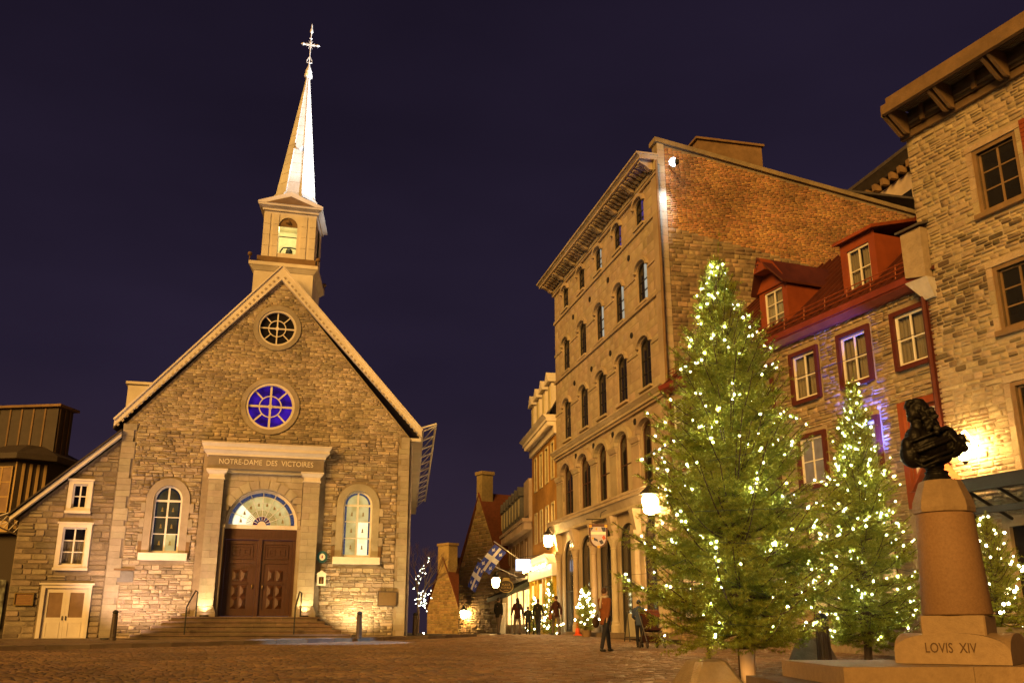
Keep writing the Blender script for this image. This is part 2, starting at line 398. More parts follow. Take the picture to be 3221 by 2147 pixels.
def clear_glass():
    if 'clear_glass' in MATS: return MATS['clear_glass']
    m = bpy.data.materials.new('clear_glass'); m.use_nodes = True; N = m.node_tree.nodes; L = m.node_tree.links; N.remove(N['Principled BSDF'])
    g = N.new('ShaderNodeBsdfGlossy'); g.inputs['Roughness'].default_value = .08; t = N.new('ShaderNodeBsdfTransparent'); t.inputs[0].default_value = (.8, .8, .78, 1)
    x = N.new('ShaderNodeMixShader'); x.inputs[0].default_value = .06; L.new(t.outputs[0], x.inputs[1]); L.new(g.outputs[0], x.inputs[2]); L.new(x.outputs[0], N['Material Output'].inputs[0])
    MATS['clear_glass'] = m; return m
_cr = random.Random(77)
def curtains(w, x0, x1, z0, z1, y, m, cover=(.3, .46), sides=(0, 1), depth=.045):
    for s in sides:
        c = (x1-x0)*_cr.uniform(*cover); a, b = (x0, x0+c) if s == 0 else (x1-c, x1); n = 22; mb = MB(); k = _cr.uniform(5, 8); ph = _cr.uniform(0, 6)
        P = [(a+(b-a)*i/n, y+depth*.5*math.sin(ph+k*math.pi*i/n)+_cr.uniform(-.004, .004)) for i in range(n+1)]
        mb.add([(px_, py_, z1) for px_, py_ in P]+[(px_+(.03 if s == 0 else -.03)*_cr.random(), py_, z0+.02) for px_, py_ in P], [(i, i+1, n+2+i, n+1+i) for i in range(n)])
        mb.build('curtain', m, w, True)

def lamp(name, kind, loc, col, energy, size=.05, aim=None, cone=60, blend=.4, parent=None):
    d = bpy.data.lights.new(name, kind); d.energy = energy; d.color = col
    d.shadow_soft_size = size
    if kind == 'SPOT': d.spot_size = R(cone); d.spot_blend = blend
    o = bpy.data.objects.new(name, d); COL.objects.link(o); o.location = loc
    if aim is not None: o.rotation_euler = (Vector(aim)-Vector(loc)).to_track_quat('-Z', 'Y').to_euler()
    return o

# ------------------------------------------------------------------ ground
CH = dict(P=(-9.803, 39.0), a=R(15.3))
def ch_world(u, off, z): a = CH['a']; return (CH['P'][0]+u*math.cos(a)-off*math.sin(a), CH['P'][1]+u*math.sin(a)+off*math.cos(a), z)
ys = [-40, 0, 10, 20, 30, 40, 46, 70, 110, 400]; xs_ = [-300, -60, -30, 0, 30, 60, 300]
def gfar(y): return gz(y) if y < 60 else (gz(y) - (y-60)*.02 if y < 120 else gz(46)-1.2)
V = [(x, y, gfar(y)-.02) for y in ys for x in xs_]; nx = len(xs_)
F = [(j*nx+i, j*nx+i+1, (j+1)*nx+i+1, (j+1)*nx+i) for j in range(len(ys)-1) for i in range(nx-1)]
g_me = bpy.data.meshes.new('ground'); g_me.from_pydata(V, [], F)
ground = tag(link('ground', g_me, M_joint), kind='structure'); BASE['ground'] = 0
KERB = [(-26, 18.5), (-14.4, 28.0), (-10.7, 31.3), (-7.2, 34.9), (-3.4, 39.6), (-1.6, 43.2)]
def kerb_y(x):
    for (a, b), (c, d) in zip(KERB, KERB[1:]):
        if a <= x <= c: return b+(d-b)*(x-a)/(c-a)
    return 60 if x > -1.6 else 18
def right_of(x, y):     # behind the row of houses on the square's far side
    if y > 34.9: return (x-2.34)*.974+(y-50)*.228 > -.3
    if y > 22.8: return (x-5.9)*.927+(y-34.8)*.375 > -.3
    return (x-10.58)*.906+(y-22.84)*.423 > -.3
r = random.Random(11); cells = []; y = 11.6
while y < 56:
    d = r.uniform(.115, .15) if y < 34 else r.uniform(.16, .22); lim = .57*y+1.2; x = max(-26, -lim)+r.uniform(0, .2)
    while x < min(lim, 16):
        l = r.uniform(.15, .27) if y < 34 else r.uniform(.25, .4)
        if not (x < -1.6 and y+d/2 > kerb_y(x+l/2)-.12) and not right_of(x, y): cells.append((x, x+l, y, y+d))
        x += l
    y += d
lay(ground, 'cobblestone', cells, M_cobble, (.014, .020), 300, 5, .016, lambda yy: gz(yy)-.02, 'xy', 'cobblestone_paving', order=False)

# pavement before the church
poly = KERB + [(-4.2, 44.5), (-4.2, 47), (-26, 41), (-26, 18.5)]
def pav_z(y): return gz(y)+.10
mb = MB(); n = len(poly)-1; P_ = poly[:-1]
t = tessellate_polygon([[Vector((a, b, 0)) for a, b in P_]])
mb.add([(a, b, pav_z(b)-.012) for a, b in P_] + [(a, b, gz(b)-.1) for a, b in P_], [tuple(q) for q in t] + [(i, (i+1) % n, n+(i+1) % n, n+i) for i in range(n)])
pave = tag(mb.build('pavement', M_joint), kind='structure'); BASE['pavement'] = 0
r = random.Random(4); cells = []; y = 20.0
while y < 41:
    d = r.uniform(.5, .62); x = -25.9
    while x < -3.4:
        l = r.uniform(.6, 1.0)
        u = (x+l/2+9.803)*.9646+(y+d/2-39)*.2639; off = -(x+l/2+9.803)*.2639+(y+d/2-39)*.9646
        if all(yy > kerb_y(xx)+.24 for xx, yy in ((x, y), (x+l, y), (x, y+d), (x+l, y+d))) and off < -.2 and not (off > -2.5 and -4.7 < u < 3.3): cells.append((x, x+l, y, y+d))
        x += l
    y += d
lay(pave, 'paving_slab', cells, M_slab, (.012, .018), 300, 6, .012, lambda yy: pav_z(yy)-.012, 'xy', 'slab_paving')
for (a, b), (c, d) in zip(KERB, KERB[1:]):
    L_ = math.hypot(c-a, d-b); k = max(1, int(L_/1.1)); an = math.atan2(d-b, c-a)
    for i in range(k):
        t0 = (i+.5)/k; q = (a+(c-a)*t0, b+(d-b)*t0)
        o = B(-L_/k/2+.008, L_/k/2-.008, -.09, .09, -.12, .115).build('kerbstone', M_slab, pave, loc=(q[0], q[1], gz(q[1]))); o.rotation_euler = (0, 0, an)

# ------------------------------------------------------------------ church
church = empty('stone_church', (*CH['P'], .74), CH['a'], 'rubble stone church with steep gable, carved portal and slender white spire', 'church')
def rk(x):   # outer rake line
    return 16.22-(-.27-x)*1.188 if x < -.27 else 16.22-(x+.27)*1.093
outer = [(-5.95, .6), (5.6, .6), (5.6, 8.99), (-.25, 15.7), (-5.95, 8.9)]
WL = (-3.97, 1.08, 3.96, 5.98, .6); WR = (3.52, 1.2, 3.94, 6.04, .6); DR = (-.32, 2.84, 1.5, 5.14, 1.42)
holes = [arch(*WL), arch(*WR), arch(*DR), circ(-.28, 13.45, .8), circ(-.33, 10.02, 1.0)]
MB().sheet([outer]+holes, 0, .45).build('wall', M_mort, church)
def ext(z):
    if z < 8.9: return (-5.42, 5.12)
    t_ = (z-8.93)/(15.68-8.93); return (-5.8+t_*5.55+.0, 5.58-t_*5.83)
hs = [h_arch(WL[0], WL[1]+.56, 3.62, WL[3], .9), h_arch(WR[0], WR[1]+.62, 3.6, WR[3], .92), h_circ(-.28, 13.45, .98), h_circ(-.33, 10.02, 1.2),
      h_rect(-2.78, 2.12, .5, 8.36), h_rect(-5.66, -4.94, 2.8, 3.34)]
c1 = courses((.62, 8.8), ext, hs, (.06, .19), (.14, .55), 21); c2 = courses((8.8, 15.5), ext, hs, (.06, .13), (.15, .42), 22)
lay(church, 'stone', c1, M_rub, (.015, .06), 300, 31, .014, rest_name='rubble_facing')
lay(church, 'stone', c2, M_rub, (.008, .028), 0, 32, .012, rest_name='gable_rubble_facing')
# quoins
r = random.Random(8); z = .62; qs = []
while z < 8.75:
    h = r.uniform(.2, .27); a = r.choice((.42, .52)); qs += [(-5.95, -5.95+a, z, z+h), (5.6-r.choice((.36, .46)), 5.6, z, z+h)]; z += h
for i, q in enumerate(qs): B(q[0]+.004, q[1]-.004, -.06-.004*(i % 3), -.002, q[2]+.004, q[3]-.004).build('quoin', M_ash, church)
# window surrounds, sills, church windows
M_tan2 = mat('frieze_stone', (.30, .245, .185), None, 3, .85, .3, 30, stain=.2)
M_gfaint = emit('faint_glow_stained_glass', (.17, .15, .075), .25, (.06, .05, .03), 2.5)  # panes of the unlit window, given a faint painted glow
M_glit = emit('lit_stained_glass', (.95, .80, .33), .62, (.6, .46, .15), 2.2)
M_glitw = emit('bright_stained_glass', (1, .97, .66), 1.25, (.9, .8, .4), 2)
M_gblue = emit('blue_border_glass', (.03, .045, .17), .5, (.2, .2, .25), 26)
M_gblued = emit('dim_blue_border_glass', (.03, .035, .06), .25, (.1, .1, .1), 26)
M_gold = emit('amber_glass', (.55, .30, .05), .6, (.32, .16, .03), 9)
M_gred = emit('red_glass', (.20, .035, .03), .5, (.06, .03, .12), 9)
def arched_window(parent, W, lit):
    xc, w, z0, zs, rise = W
    # stone surround
    mb = MB(); A_ = arch(xc, w+.56, z0-.02, zs, rise+.28); Bq = arch(xc, w, z0-.02, zs, rise)
    mb.ring(A_, Bq, -.075, -.002); mb.build('window_surround', M_ash, parent)
    for i, (za, zb_) in enumerate(((zs-.45, zs-.12), (zs-1.05, zs-.72), (zs-1.65, zs-1.32))):
        for s in (-1, 1): a = xc+s*(w/2+.285); B(min(a, a+s*.16), max(a, a+s*.16), -.073, -.003, za, zb_).build('surround_key', M_ash, parent)
    for s in (-1, 1): a = xc+s*(w/2+.28); B(min(a, a+s*.14), max(a, a+s*.14), -.08, -.003, z0-.02, z0+.42).build('surround_foot', M_tan, parent)
    MB().prism([(xc-w/2-.36, z0-.3), (xc+w/2+.36, z0-.3), (xc+w/2+.36, z0-.02), (xc-w/2-.36, z0-.02)], -.19, -.002).build('window_sill', M_trimw, parent)
    # frame
    t_ = .075; y = .1
    mb = MB(); mb.ring(arch(xc, w, z0, zs, rise), arch(xc, w-2*t_, z0+t_, zs, rise-t_), y, y+.08)
    i0, i1 = xc-w/2+t_, xc+w/2-t_; zb0 = z0+t_
    mb.box(xc-.035, xc+.035, y+.004, y+.075, zb0, zs+rise-t_); mb.box(i0, i1, y+.007, y+.07, zs-.045, zs+.035)
    rows = [zb0, zb0+(zs-zb0)/3, zb0+2*(zs-zb0)/3, zs]
    for q in rows[1:3]: mb.box(i0, i1, y+.01, y+.066, q-.018, q+.018)
    fr = mb.build('window', M_trimw, parent)
    bw = .075
    for j in range(3):
        for i in range(2):
            xa, xb = (i0, xc) if i == 0 else (xc, i1)
            g = (M_glitw if (i == 1 and j < 2) else M_glit) if lit else (M_glit if (i == 1 and j == 0) else M_gfaint)
            B(xa+.002, xb-.002, y+.03, y+.036, rows[j]+.002, rows[j+1]-.002).build('pane', g, fr)
            e0 = xa if i == 0 else xb-bw
            B(e0+.004, e0+bw-.004, y+.024, y+.029, rows[j]+.02, rows[j+1]-.02).build('border_glass', M_gblue if lit else M_gblued, fr)
            cx_, cz_ = (xa+xb)/2+(.03 if i == 0 else -.03), (rows[j]+rows[j+1])/2-.03
            MB().prism([(cx_-.05, cz_-.07), (cx_+.05, cz_-.07), (cx_+.025, cz_), (cx_+.03, cz_+.05), (cx_, cz_+.11), (cx_-.03, cz_+.05), (cx_-.025, cz_)], y+.024, y+.029).build('glass_motif', M_gold, fr)
    for s in (0, 1):
        a0, a1 = (math.pi/2, math.pi) if s == 0 else (0, math.pi/2)
        ww, rr = (w-2*t_)/2, rise-t_
        arc = lambda k, f: [(xc+(ww-f)*math.cos(a0+(a1-a0)*i/8), zs+.03+(rr-.03-f)*math.sin(a0+(a1-a0)*i/8)) for i in range(9)]
        MB().prism([(xc, zs+.03)]+arc(0, .002), y+.03, y+.036).build('pane', M_glit if lit else M_gfaint, fr)
        A1, A2 = arc(0, .01), arc(0, .085); MB().prism(A1+A2[::-1], y+.024, y+.029).build('border_glass', M_gblue if lit else M_gblued, fr)
    return fr
arched_window(church, WL, False); arched_window(church, WR, True)
# round windows
M_viol = emit('violet_lit_glass', (.07, .015, .62), .6, (.012, .004, .11), 1.9)
for (xc, zc, rr, gm) in ((-.28, 13.45, .8, M_glass), (-.33, 10.02, 1.0, M_viol)):
    MB().ring(circ(xc, zc, rr+.2), circ(xc, zc, rr), -.07, -.002).build('window_surround', M_ash, church)
    mb = MB(); mb.ring(circ(xc, zc, rr), circ(xc, zc, rr*.9), -.03, .14); mb.ring(circ(xc, zc, rr*.47), circ(xc, zc, rr*.425), .06, .11)
    bwid = .022+.012*(rr > .9)
    for k in range(4):
        a = math.pi*k/4; d = Vector((math.cos(a), 0, math.sin(a))); n_ = Vector((-d.z, 0, d.x))*bwid*(1.25 if k % 2 == 0 else 1)
        for s in (-1, 1):
            r0 = .02 if k % 2 == 0 else rr*.45
            p, q = d*s*r0, d*s*rr*.92; c_ = Vector((xc, 0, zc))
            pts = [c_+p-n_, c_+q-n_, c_+q+n_, c_+p+n_]
            mb.prism([(v.x, v.z) for v in pts], .063+.003*k, .107-.002*k)
    mb.prism(circ(xc, zc, rr*.1, 14), .05, .112); fr = mb.build('round_window', M_trim, church)
    for k in range(8):
        a0, a1 = math.pi*k/4, math.pi*(k+1)/4
        arcs = lambda q: [(xc+q*math.cos(a0+(a1-a0)*i/6), zc+q*math.sin(a0+(a1-a0)*i/6)) for i in range(7)]
        MB().prism(arcs(rr*.91)+arcs(rr*.44)[::-1], .12, .126).build('pane', gm, fr)
    for k in range(4):
        a0 = math.pi*k/2; MB().prism([(xc, zc)]+[(xc+rr*.44*math.cos(a0+math.pi/2*i/6), zc+rr*.44*math.sin(a0+math.pi/2*i/6)) for i in range(7)], .121, .127).build('pane', gm, fr)
    B(xc-rr-.1, xc+rr+.1, .44, .46, zc-rr-.1, zc+rr+.1).build('window_backing', M_iron, church)
# rough stone patch of pale mortar above the lit round window is left to the rubble; portal ashlar
pc = []
r = random.Random(5); z = 5.2
fx, fw_, fz0, fzs, fr_ = DR
cells = courses((1.58, 7.2), lambda z_: (-1.9, 1.2), [h_arch(fx, fw_+.02, 1.4, fzs, fr_+.02)], (.27, .34), (.35, .6), 41)
for c in cells: B(c[0]+.006, c[1]-.006, -.10, -.002, c[2]+.006, c[3]-.006).build('portal_stone', M_ash, church)
# arch voussoir band
nv = 13
for k in range(nv):
    a0, a1 = math.pi*k/nv+.008, math.pi*(k+1)/nv-.008
    P2 = [(fx+1.42*math.cos(a), fzs+1.42*math.sin(a)) for a in (a0, (a0+a1)/2, a1)] + [(fx+1.78*math.cos(a), fzs+1.78*math.sin(a)) for a in (a1, a0)]
    if all(-1.9 < p[0] < 1.22 for p in P2): MB().prism(P2, -.125, -.003).build('voussoir', M_ash, church)
for (xa, xb) in ((-2.5, -1.92), (1.22, 1.88)):
    z = 1.96; k = 0
    while z < 6.8:
        h = min(.262, 6.86-z)
        if k % 2: m_ = xa+(xb-xa)*.45; bl = [(xa, m_), (m_, xb)]
        else: bl = [(xa, xb)]
        for a, b in bl: B(a+.003, b-.003, -.34, -.002, z+.003, z+h-.003).build('pilaster_stone', M_ash, church)
        z += h; k += 1
    mb = MB(); mb.box(xa-.10, xb+.10, -.46, -.004, 1.56, 1.72); mb.frus((xa-.09, xb+.09, -.45, -.004, 1.725), (xa-.01, xb+.01, -.355, -.004, 1.955)); mb.build('pilaster_base', M_ash, church)
    mb = MB(); mb.box(xa-.03, xb+.03, -.38, -.004, 6.865, 6.93); mb.box(xa, xb, -.35, -.004, 6.935, 7.075); mb.frus((xa-.02, xb+.02, -.37, -.004, 7.08), (xa-.12, xb+.12, -.47, -.004, 7.2)); mb.box(xa-.13, xb+.13, -.48, -.004, 7.205, 7.27); mb.build('capital', M_trim, church)
mb = MB(); mb.box(-1.88, 1.18, -.30, -.104, 7.15, 7.28); mb.build('architrave', M_ash, church)
mb = MB(); mb.box(-2.6, 1.98, -.42, -.004, 7.285, 7.80); frz = mb.build('frieze', M_tan2, church)
mb = MB(); mb.box(-2.66, 2.04, -.47, -.004, 7.805, 7.88); mb.frus((-2.66, 2.04, -.47, -.004, 7.885), (-2.78, 2.16, -.6, -.004, 8.0)); mb.box(-2.80, 2.18, -.63, -.004, 8.005, 8.13); mb.frus((-2.80, 2.18, -.63, -.004, 8.135), (-2.88, 2.26, -.72, -.004, 8.25)); mb.box(-2.88, 2.26, -.72, -.004, 8.255, 8.31); mb.build('cornice', M_trim, church)
mb = MB(); mb.add([(-2.84, -.7, 8.315), (2.22, -.7, 8.315), (2.22, -.004, 8.45), (-2.84, -.004, 8.45)], [(0, 1, 2, 3)]); mb.build('cornice_flashing', M_roof, church)
me = text_mesh('NOTRE-DAME  DES  VICTOIRES', .30, .012); me.transform(Matrix.Scale(1.0, 4, (1, 0, 0)))
M_let = mat('carved_letter', (.85, .76, .6), None, 5, .8)
wd = max(v.co.x for v in me.vertices)-min(v.co.x for v in me.vertices); me.transform(Matrix.Diagonal((3.72/wd, 1, 1, 1)))
o = link('lettering', me, M_let, church, (-.31, -.43, 7.56-.74))
# fanlight
y = .22; FX, FZ, FR_ = fx, fzs, 1.40
mb = MB(); mb.ring(arch(FX, 2.84, FZ-.16, FZ, 1.42), arch(FX, 2.62, FZ, FZ+.001, 1.31), y, y+.12)
fan = mb.build('fanlight', M_trim, church)
mb = MB()
for k in range(1, 8):
    a = math.pi*k/8; d = Vector((math.cos(a), math.sin(a))); n_ = Vector((-d.y, d.x))*.011
    mb.prism([(FX+p.x, FZ+p.y) for p in (d*.2-n_, d*1.31-n_, d*1.31+n_, d*.2+n_)], y+.02, y+.05)
for q in (.36, .62, .9, 1.14):
    A_ = [(FX+q*math.cos(math.pi*i/24), FZ+q*math.sin(math.pi*i/24)) for i in range(25)]; Bq = [(FX+(q-.014)*math.cos(math.pi*i/24), FZ+(q-.014)*math.sin(math.pi*i/24)) for i in range(25)]
    mb.prism(A_+Bq[::-1], y+.022, y+.046)
mb.prism([(FX+.17*math.cos(math.pi*i/8), FZ+.15*math.sin(math.pi*i/8)) for i in range(9)], y+.01, y+.06)
mb.build('fanlight_bar', M_trim, fan)
def sector(a0, a1, r0, r1, n=4): return [(FX+r1*math.cos(a0+(a1-a0)*i/n), FZ+r1*math.sin(a0+(a1-a0)*i/n)) for i in range(n+1)] + [(FX+r0*math.cos(a0+(a1-a0)*i/n), FZ+r0*math.sin(a0+(a1-a0)*i/n)) for i in range(n, -1, -1)]
for k in range(8):
    a0, a1 = math.pi*k/8, math.pi*(k+1)/8
    MB().prism(sector(a0, a1, .36, 1.15), y+.06, y+.066).build('pane', M_glitw if k in (6, 7) else M_glit, fan)
    MB().prism(sector(a0+.02, a1-.02, 1.17, 1.3), y+.058, y+.064).build('border_glass', M_gblue, fan)
    MB().prism(sector(a0, a1, .17, .355), y+.059, y+.065).build('rosette_glass', M_gred if k % 2 else M_gblue, fan)
    am = (a0+a1)/2
    for j in range(-1, 2): MB().prism(sector(am+j*.11-.022, am+j*.11+.022, .37, .60, 1), y+.05, y+.056).build('amber_ray', M_gold, fan)
    c_ = (FX+.84*math.cos(am), FZ+.84*math.sin(am)); MB().prism([(c_[0]-.05, c_[1]-.07), (c_[0]+.05, c_[1]-.07), (c_[0]+.03, c_[1]+.03), (c_[0], c_[1]+.1), (c_[0]-.03, c_[1]+.03)], y+.05, y+.056).build('glass_motif', M_gold, fan)
B(FX-1.5, FX+1.5, .44, .46, FZ-.2, FZ+1.5).build('fanlight_backing', M_trim, church)
# door
dz0, dz1 = 1.58, 4.96; dy = .28
mb = MB(); mb.box(-1.738, 1.098, dy-.06, dy+.1, 4.62, 4.97); mb.box(-1.73, 1.09, dy-.1, dy-.062, 4.55, 4.66); mb.box(-.40, -.24, dy-.09, dy+.1, dz0, 4.545); 
for a, b in ((-1.738, -1.62), (.98, 1.098)): mb.box(a, b, dy-.05, dy+.1, dz0, 4.545)
mb.build('door_frame', M_wood, church)
for (xa, xb, hx) in ((-1.615, -.405, -.52), (-.235, .975, -.12)):
    mb = MB(); mb.box(xa, xb, dy+.03, dy+.09, dz0+.02, 4.54); 
    for a, b, c_, d_ in ((xa, xa+.13, dz0+.02, 4.54), (xb-.13, xb, dz0+.02, 4.54), (xa+.13, xb-.13, dz0+.02, dz0+.24), (xa+.13, xb-.13, 3.62, 3.76), (xa+.13, xb-.13, 4.38, 4.54)): mb.box(a+.001, b-.001, dy-.01, dy+.03, c_+.001, d_-.001)
    leaf = mb.build('door', M_wood, church)
    xm = (xa+xb)/2
    MB().ring(rect(xa+.16, xb-.16, 3.80, 4.34), rect(xa+.22, xb-.22, 3.86, 4.28), dy-.005, dy+.03).build('panel_moulding', M_wood, leaf)
    for s in (-1, 1): MB().ring(rect(xm+s*.2-.12, xm+s*.2+.12, 3.95, 4.19), rect(xm+s*.2-.08, xm+s*.2+.08, 3.99, 4.15), dy, dy+.03).build('door_panel', M_wood, leaf)
    for j, zc in enumerate((3.15, 2.55, 1.98+.12)):
        for s in (-1, 1):   # raised diamond point panels
            cx_ = xm+s*.165; hw, hh = .13, .22
            MB().frus((cx_-hw, cx_+hw, dy+.03, dy+.029, zc), (cx_-hw, cx_+hw, dy+.03, dy+.029, zc)).add([(cx_-hw, dy+.03, zc-hh), (cx_+hw, dy+.03, zc-hh), (cx_+hw, dy+.03, zc+hh), (cx_-hw, dy+.03, zc+hh), (cx_, dy-.055, zc-.07), (cx_, dy-.055, zc+.07)], [(0, 1, 4), (1, 2, 5, 4), (2, 3, 5), (3, 0, 4, 5)]).build('door_panel', M_wood, leaf)
    B(xa+.3, xb-.3, dy-.02, dy+.029, 2.815, 2.875).build('door_rail', M_wood, leaf)
    mb = MB(); mb.ell((hx, dy-.05, 2.72), (.02, .03, .09), 8, 6); mb.build('handle', M_brass, leaf, True)
B(-1.738, 1.098, dy-.1, dy+.12, 1.5, 1.576).build('threshold', M_trim, church)
B(-1.95, 1.3, .101, .43, 1.45, 1.5).build('door_floor', M_step, church)
for x in (-1.83, 1.19): mb = MB().box(x-.07, x+.07, -.18, -.104, 1.58, 4.97); mb.box(x-.1, x+.1, -.2, -.104, 4.98, 5.1); mb.build('door_jamb', M_ash, church)
M_tan3 = mat('rake_ornament', (.44, .36, .27), None, 3, .7)
# rake, dentils, roof, side walls
mb = MB()
for s, (ex, ez) in ((-1, (-6.3, 9.06)), (1, (6.08, 9.28))):
    d = Vector((ex+.27, ez-16.22)); d.normalize(); n_ = Vector((-d.y, d.x))*s
    p0 = Vector((-.27, 16.22)); p1 = Vector((ex, ez)); tt = .40
    q0 = Vector((-.26, 16.22-tt/abs(d.x)*1.0)); q1 = p1+n_*-tt if (p1-n_*tt).y < p1.y else p1+n_*tt
    q1.x = ex-s*.12*0; 
    f1 = Vector((q1.x, q1.y))
    mb.prism([tuple(p0), tuple(p1), (p1.x, p1.y-.28), tuple(f1), tuple(q0)], -.2, .02)
    mt = MB(); k0 = Vector((-.27, 16.30)); mt.prism([tuple(k0), (p1.x+s*.05, p1.y+.05), tuple(p1+Vector((0, .0))), tuple(p0)], -.26, .0); mt.build('rake_cap', M_trim, church)
    L_ = (p1-p0).length; nd = int(L_/.235)
    for i in range(1, nd):
        c_ = p0+d*(L_*i/nd)+Vector((0, -.36)); 
        o = B(-.05, .05, -.225, -.202, -.04, .04).build('dentil', M_tan3, church, loc=(c_.x, 0, c_.y-.74)); o.data.transform(Matrix.Translation((0, 0, .74)))
        o.rotation_euler = (0, -math.atan2(d.y, d.x), 0)
mb.build('rake_board', M_trim, church)
B(-5.949, -5.5, .46, 26.9, .6, 8.8).build('side_wall', M_mort, church); SK = .163
MB().add([(5.2, .46, .6), (5.599, .46, .6), (5.599+26*SK, 26, .6), (5.2+26*SK, 26, .6), (5.2, .46, 8.9), (5.599, .46, 8.9), (5.599+26*SK, 26, 8.9), (5.2+26*SK, 26, 8.9)], [(0, 3, 2, 1), (4, 5, 6, 7), (0, 1, 5, 4), (1, 2, 6, 5), (2, 3, 7, 6), (3, 0, 4, 7)]).build('side_wall', M_mort, church)
def skew(mb): mb.v = [(x+SK*max(0, y_), y_, z_) for x, y_, z_ in mb.v]; return mb
skew(MB().prism([(-6.35, 9.02), (-.27, 16.24), (6.12, 9.26), (6.12, 9.0), (-.27, 15.95), (-6.35, 8.75)], .03, 27)).build('roof', M_roof, church)
mb = MB(); mb.box(5.61, 6.10, .03, 27, 8.86, 8.99); mb.box(6.0, 6.12, .0, 27, 8.995, 9.2); skew(mb).build('eave_box', M_trim, church)
mb = MB(); mb.tube([(5.72, .25, 8.85), (5.72, .25, .8)], .06, 8); mb.build('downpipe', M_trim, church)
mb = MB(); y = 0
mb.tube([(6.16, 0, 9.3), (6.16, 26, 9.3)], .03, 6); mb.tube([(6.72, 0, 9.66), (6.72, 26, 9.66)], .05, 6); mb.tube([(6.10, 0, 9.45), (6.72, 0, 9.66)], .035, 6)
for k in range(12): mb.tube([(6.16, k*2.2, 9.3), (6.72, k*2.2+.4, 9.66)], .03, 5); mb.tube([(6.72, k*2.2+.4, 9.66), (6.16, k*2.2+2.2, 9.3)], .022, 5)
skew(mb).build('snow_guard', M_trimw, church)
# steps
steps = empty('steps', (0, 0, 0)); steps.parent = church; BASE[steps.name] = .74; steps.location = (0, 0, 0)
sz = [1.56, 1.395, 1.235, 1.07, .915, .76]; r = random.Random(3)
for i, (d_, xa, xb) in enumerate(((1.0, -3.37, 2.04), (1.35, -3.68, 2.3), (1.7, -3.98, 2.55), (2.05, -4.3, 2.88), (2.4, -4.62, 3.2))):
    x = xa
    while x < xb-.01:
        l = r.uniform(.8, 1.5); x2 = xb if xb-(x+l) < .6 else x+l
        dd = -d_+r.uniform(-.008, .008); mb = MB(); mb.box(x+.003, x2-.003, dd+.045, -.49 if i == 0 else -.3, sz[i+1]+.002, sz[i]-.055); mb.box(x+.003, x2-.003, dd, -.49 if i == 0 else -.3, sz[i]-.054, sz[i]); mb.build('step_stone', M_step, steps); x = x2
B(-2.9, 2.2, -.489, -.0, .8, 1.558).build('landing', M_step, steps)
# tower
tw = empty('bell_tower', (0, 0, 0)); tw.parent = church; BASE[tw.name] = .74
mb = MB(); mb.box(-1.47, 1.12, .9, 3.9, 11.5, 16.35); mb.frus((-1.5, 1.15, .87, 3.93, 16.352), (-1.66, 1.31, .72, 4.08, 16.55)); mb.box(-1.68, 1.33, .7, 4.1, 16.552, 16.72); mb.build('tower_base', M_trim, tw)
mb = MB(); mb.box(-1.42, 1.16, 1.12, 3.75, 16.722, 17.15); mb.build('parapet', M_tan, tw)
M_cream = mat('cream_inside', (.78, .72, .5), None, 3, .7)
bx0, bx1, by0, by1, bz0, bz1 = -1.27, 1.09, 1.25, 3.6, 17.152, 19.42
W_ = (-.17, .82, 17.4, 18.75, .41)
mb = MB(); mb.sheet([rect(bx0, bx1, bz0, bz1), arch(W_[0], W_[1], W_[2], W_[3], W_[4])], by0, .2); mb.build('belfry_wall', M_trim, tw); mb = MB(); mb.sheet([rect(bx0, bx1, bz0, bz1), arch(W_[0], W_[1], W_[2], W_[3], W_[4])], by1, -.2)
mb.build('belfry_wall', M_trim, tw)
for x in (bx0, bx1):
    mb = MB(); A_ = rect(by0, by1, bz0, bz1); H_ = arch((by0+by1)/2, .8, 17.4, 18.75, .41)
    t = tessellate_polygon([[Vector((a, b, 0)) for a, b in L] for L in (A_, H_)]); mb.add([(x, a, b) for a, b in A_+H_], [tuple(q) for q in t]); mb.build('belfry_wall', M_trim, tw)
B(bx0+.05, bx1-.05, by0+.05, by1-.05, 19.3, 19.36).build('belfry_ceiling', M_cream, tw)
B(bx0+.15, bx1-.15, by1-.3, by1-.25, 17.2, 19.29).build('belfry_back', M_cream, tw)
B(bx0+.15, bx0+.2, by0+.3, by1-.31, 17.2, 19.29).build('belfry_back', M_cream, tw); B(bx1-.2, bx1-.15, by0+.3, by1-.31, 17.2, 19.29).build('belfry_back', M_cream, tw)
B(W_[0]-.405, W_[0]+.405, by0+.05, by0+.09, 18.72, 19.15).build('opening_panel', M_tan, tw)
MB().lathe([(.05, 18.86), (.12, 18.88), (.1, 18.95), (.03, 19.05)], (W_[0], by0+.02), 10).build('opening_ornament', M_tan, tw)
for xa, xb in ((bx0+.02, bx0+.3), (bx0+.42, bx0+.68), (bx1-.68, bx1-.42), (bx1-.3, bx1-.02)):
    for j in range(4): B(xa, xb, by0-.035, by0-.002, bz0+.03+j*.53, bz0+.03+j*.53+.515).build('facing_block', M_trim, tw)
B(W_[0]-.40, W_[0]+.40, by0+.1, by0+.12, 18.22, 18.26).build('cross_bar', M_iron, tw)
mb = MB(); mb.lathe([(.02, 18.02), (.1, 18.0), (.15, 17.9), (.17, 17.75), (.22, 17.6), (.29, 17.48), (.28, 17.45)], (W_[0]-.02, 2.2), 18); mb.build('bell', M_bronze, tw, True)
mb = MB(); mb.tube([(W_[0]-.42, 2.2, 17.55), (W_[0]-.42, 2.2, 17.85), (W_[0]-.3, 2.2, 18.05), (W_[0], 2.2, 18.08), (W_[0]+.28, 2.2, 18.05), (W_[0]+.36, 2.2, 17.85), (W_[0]+.36, 2.2, 17.45)], .035, 6); mb.build('bell_yoke', M_iron, tw)
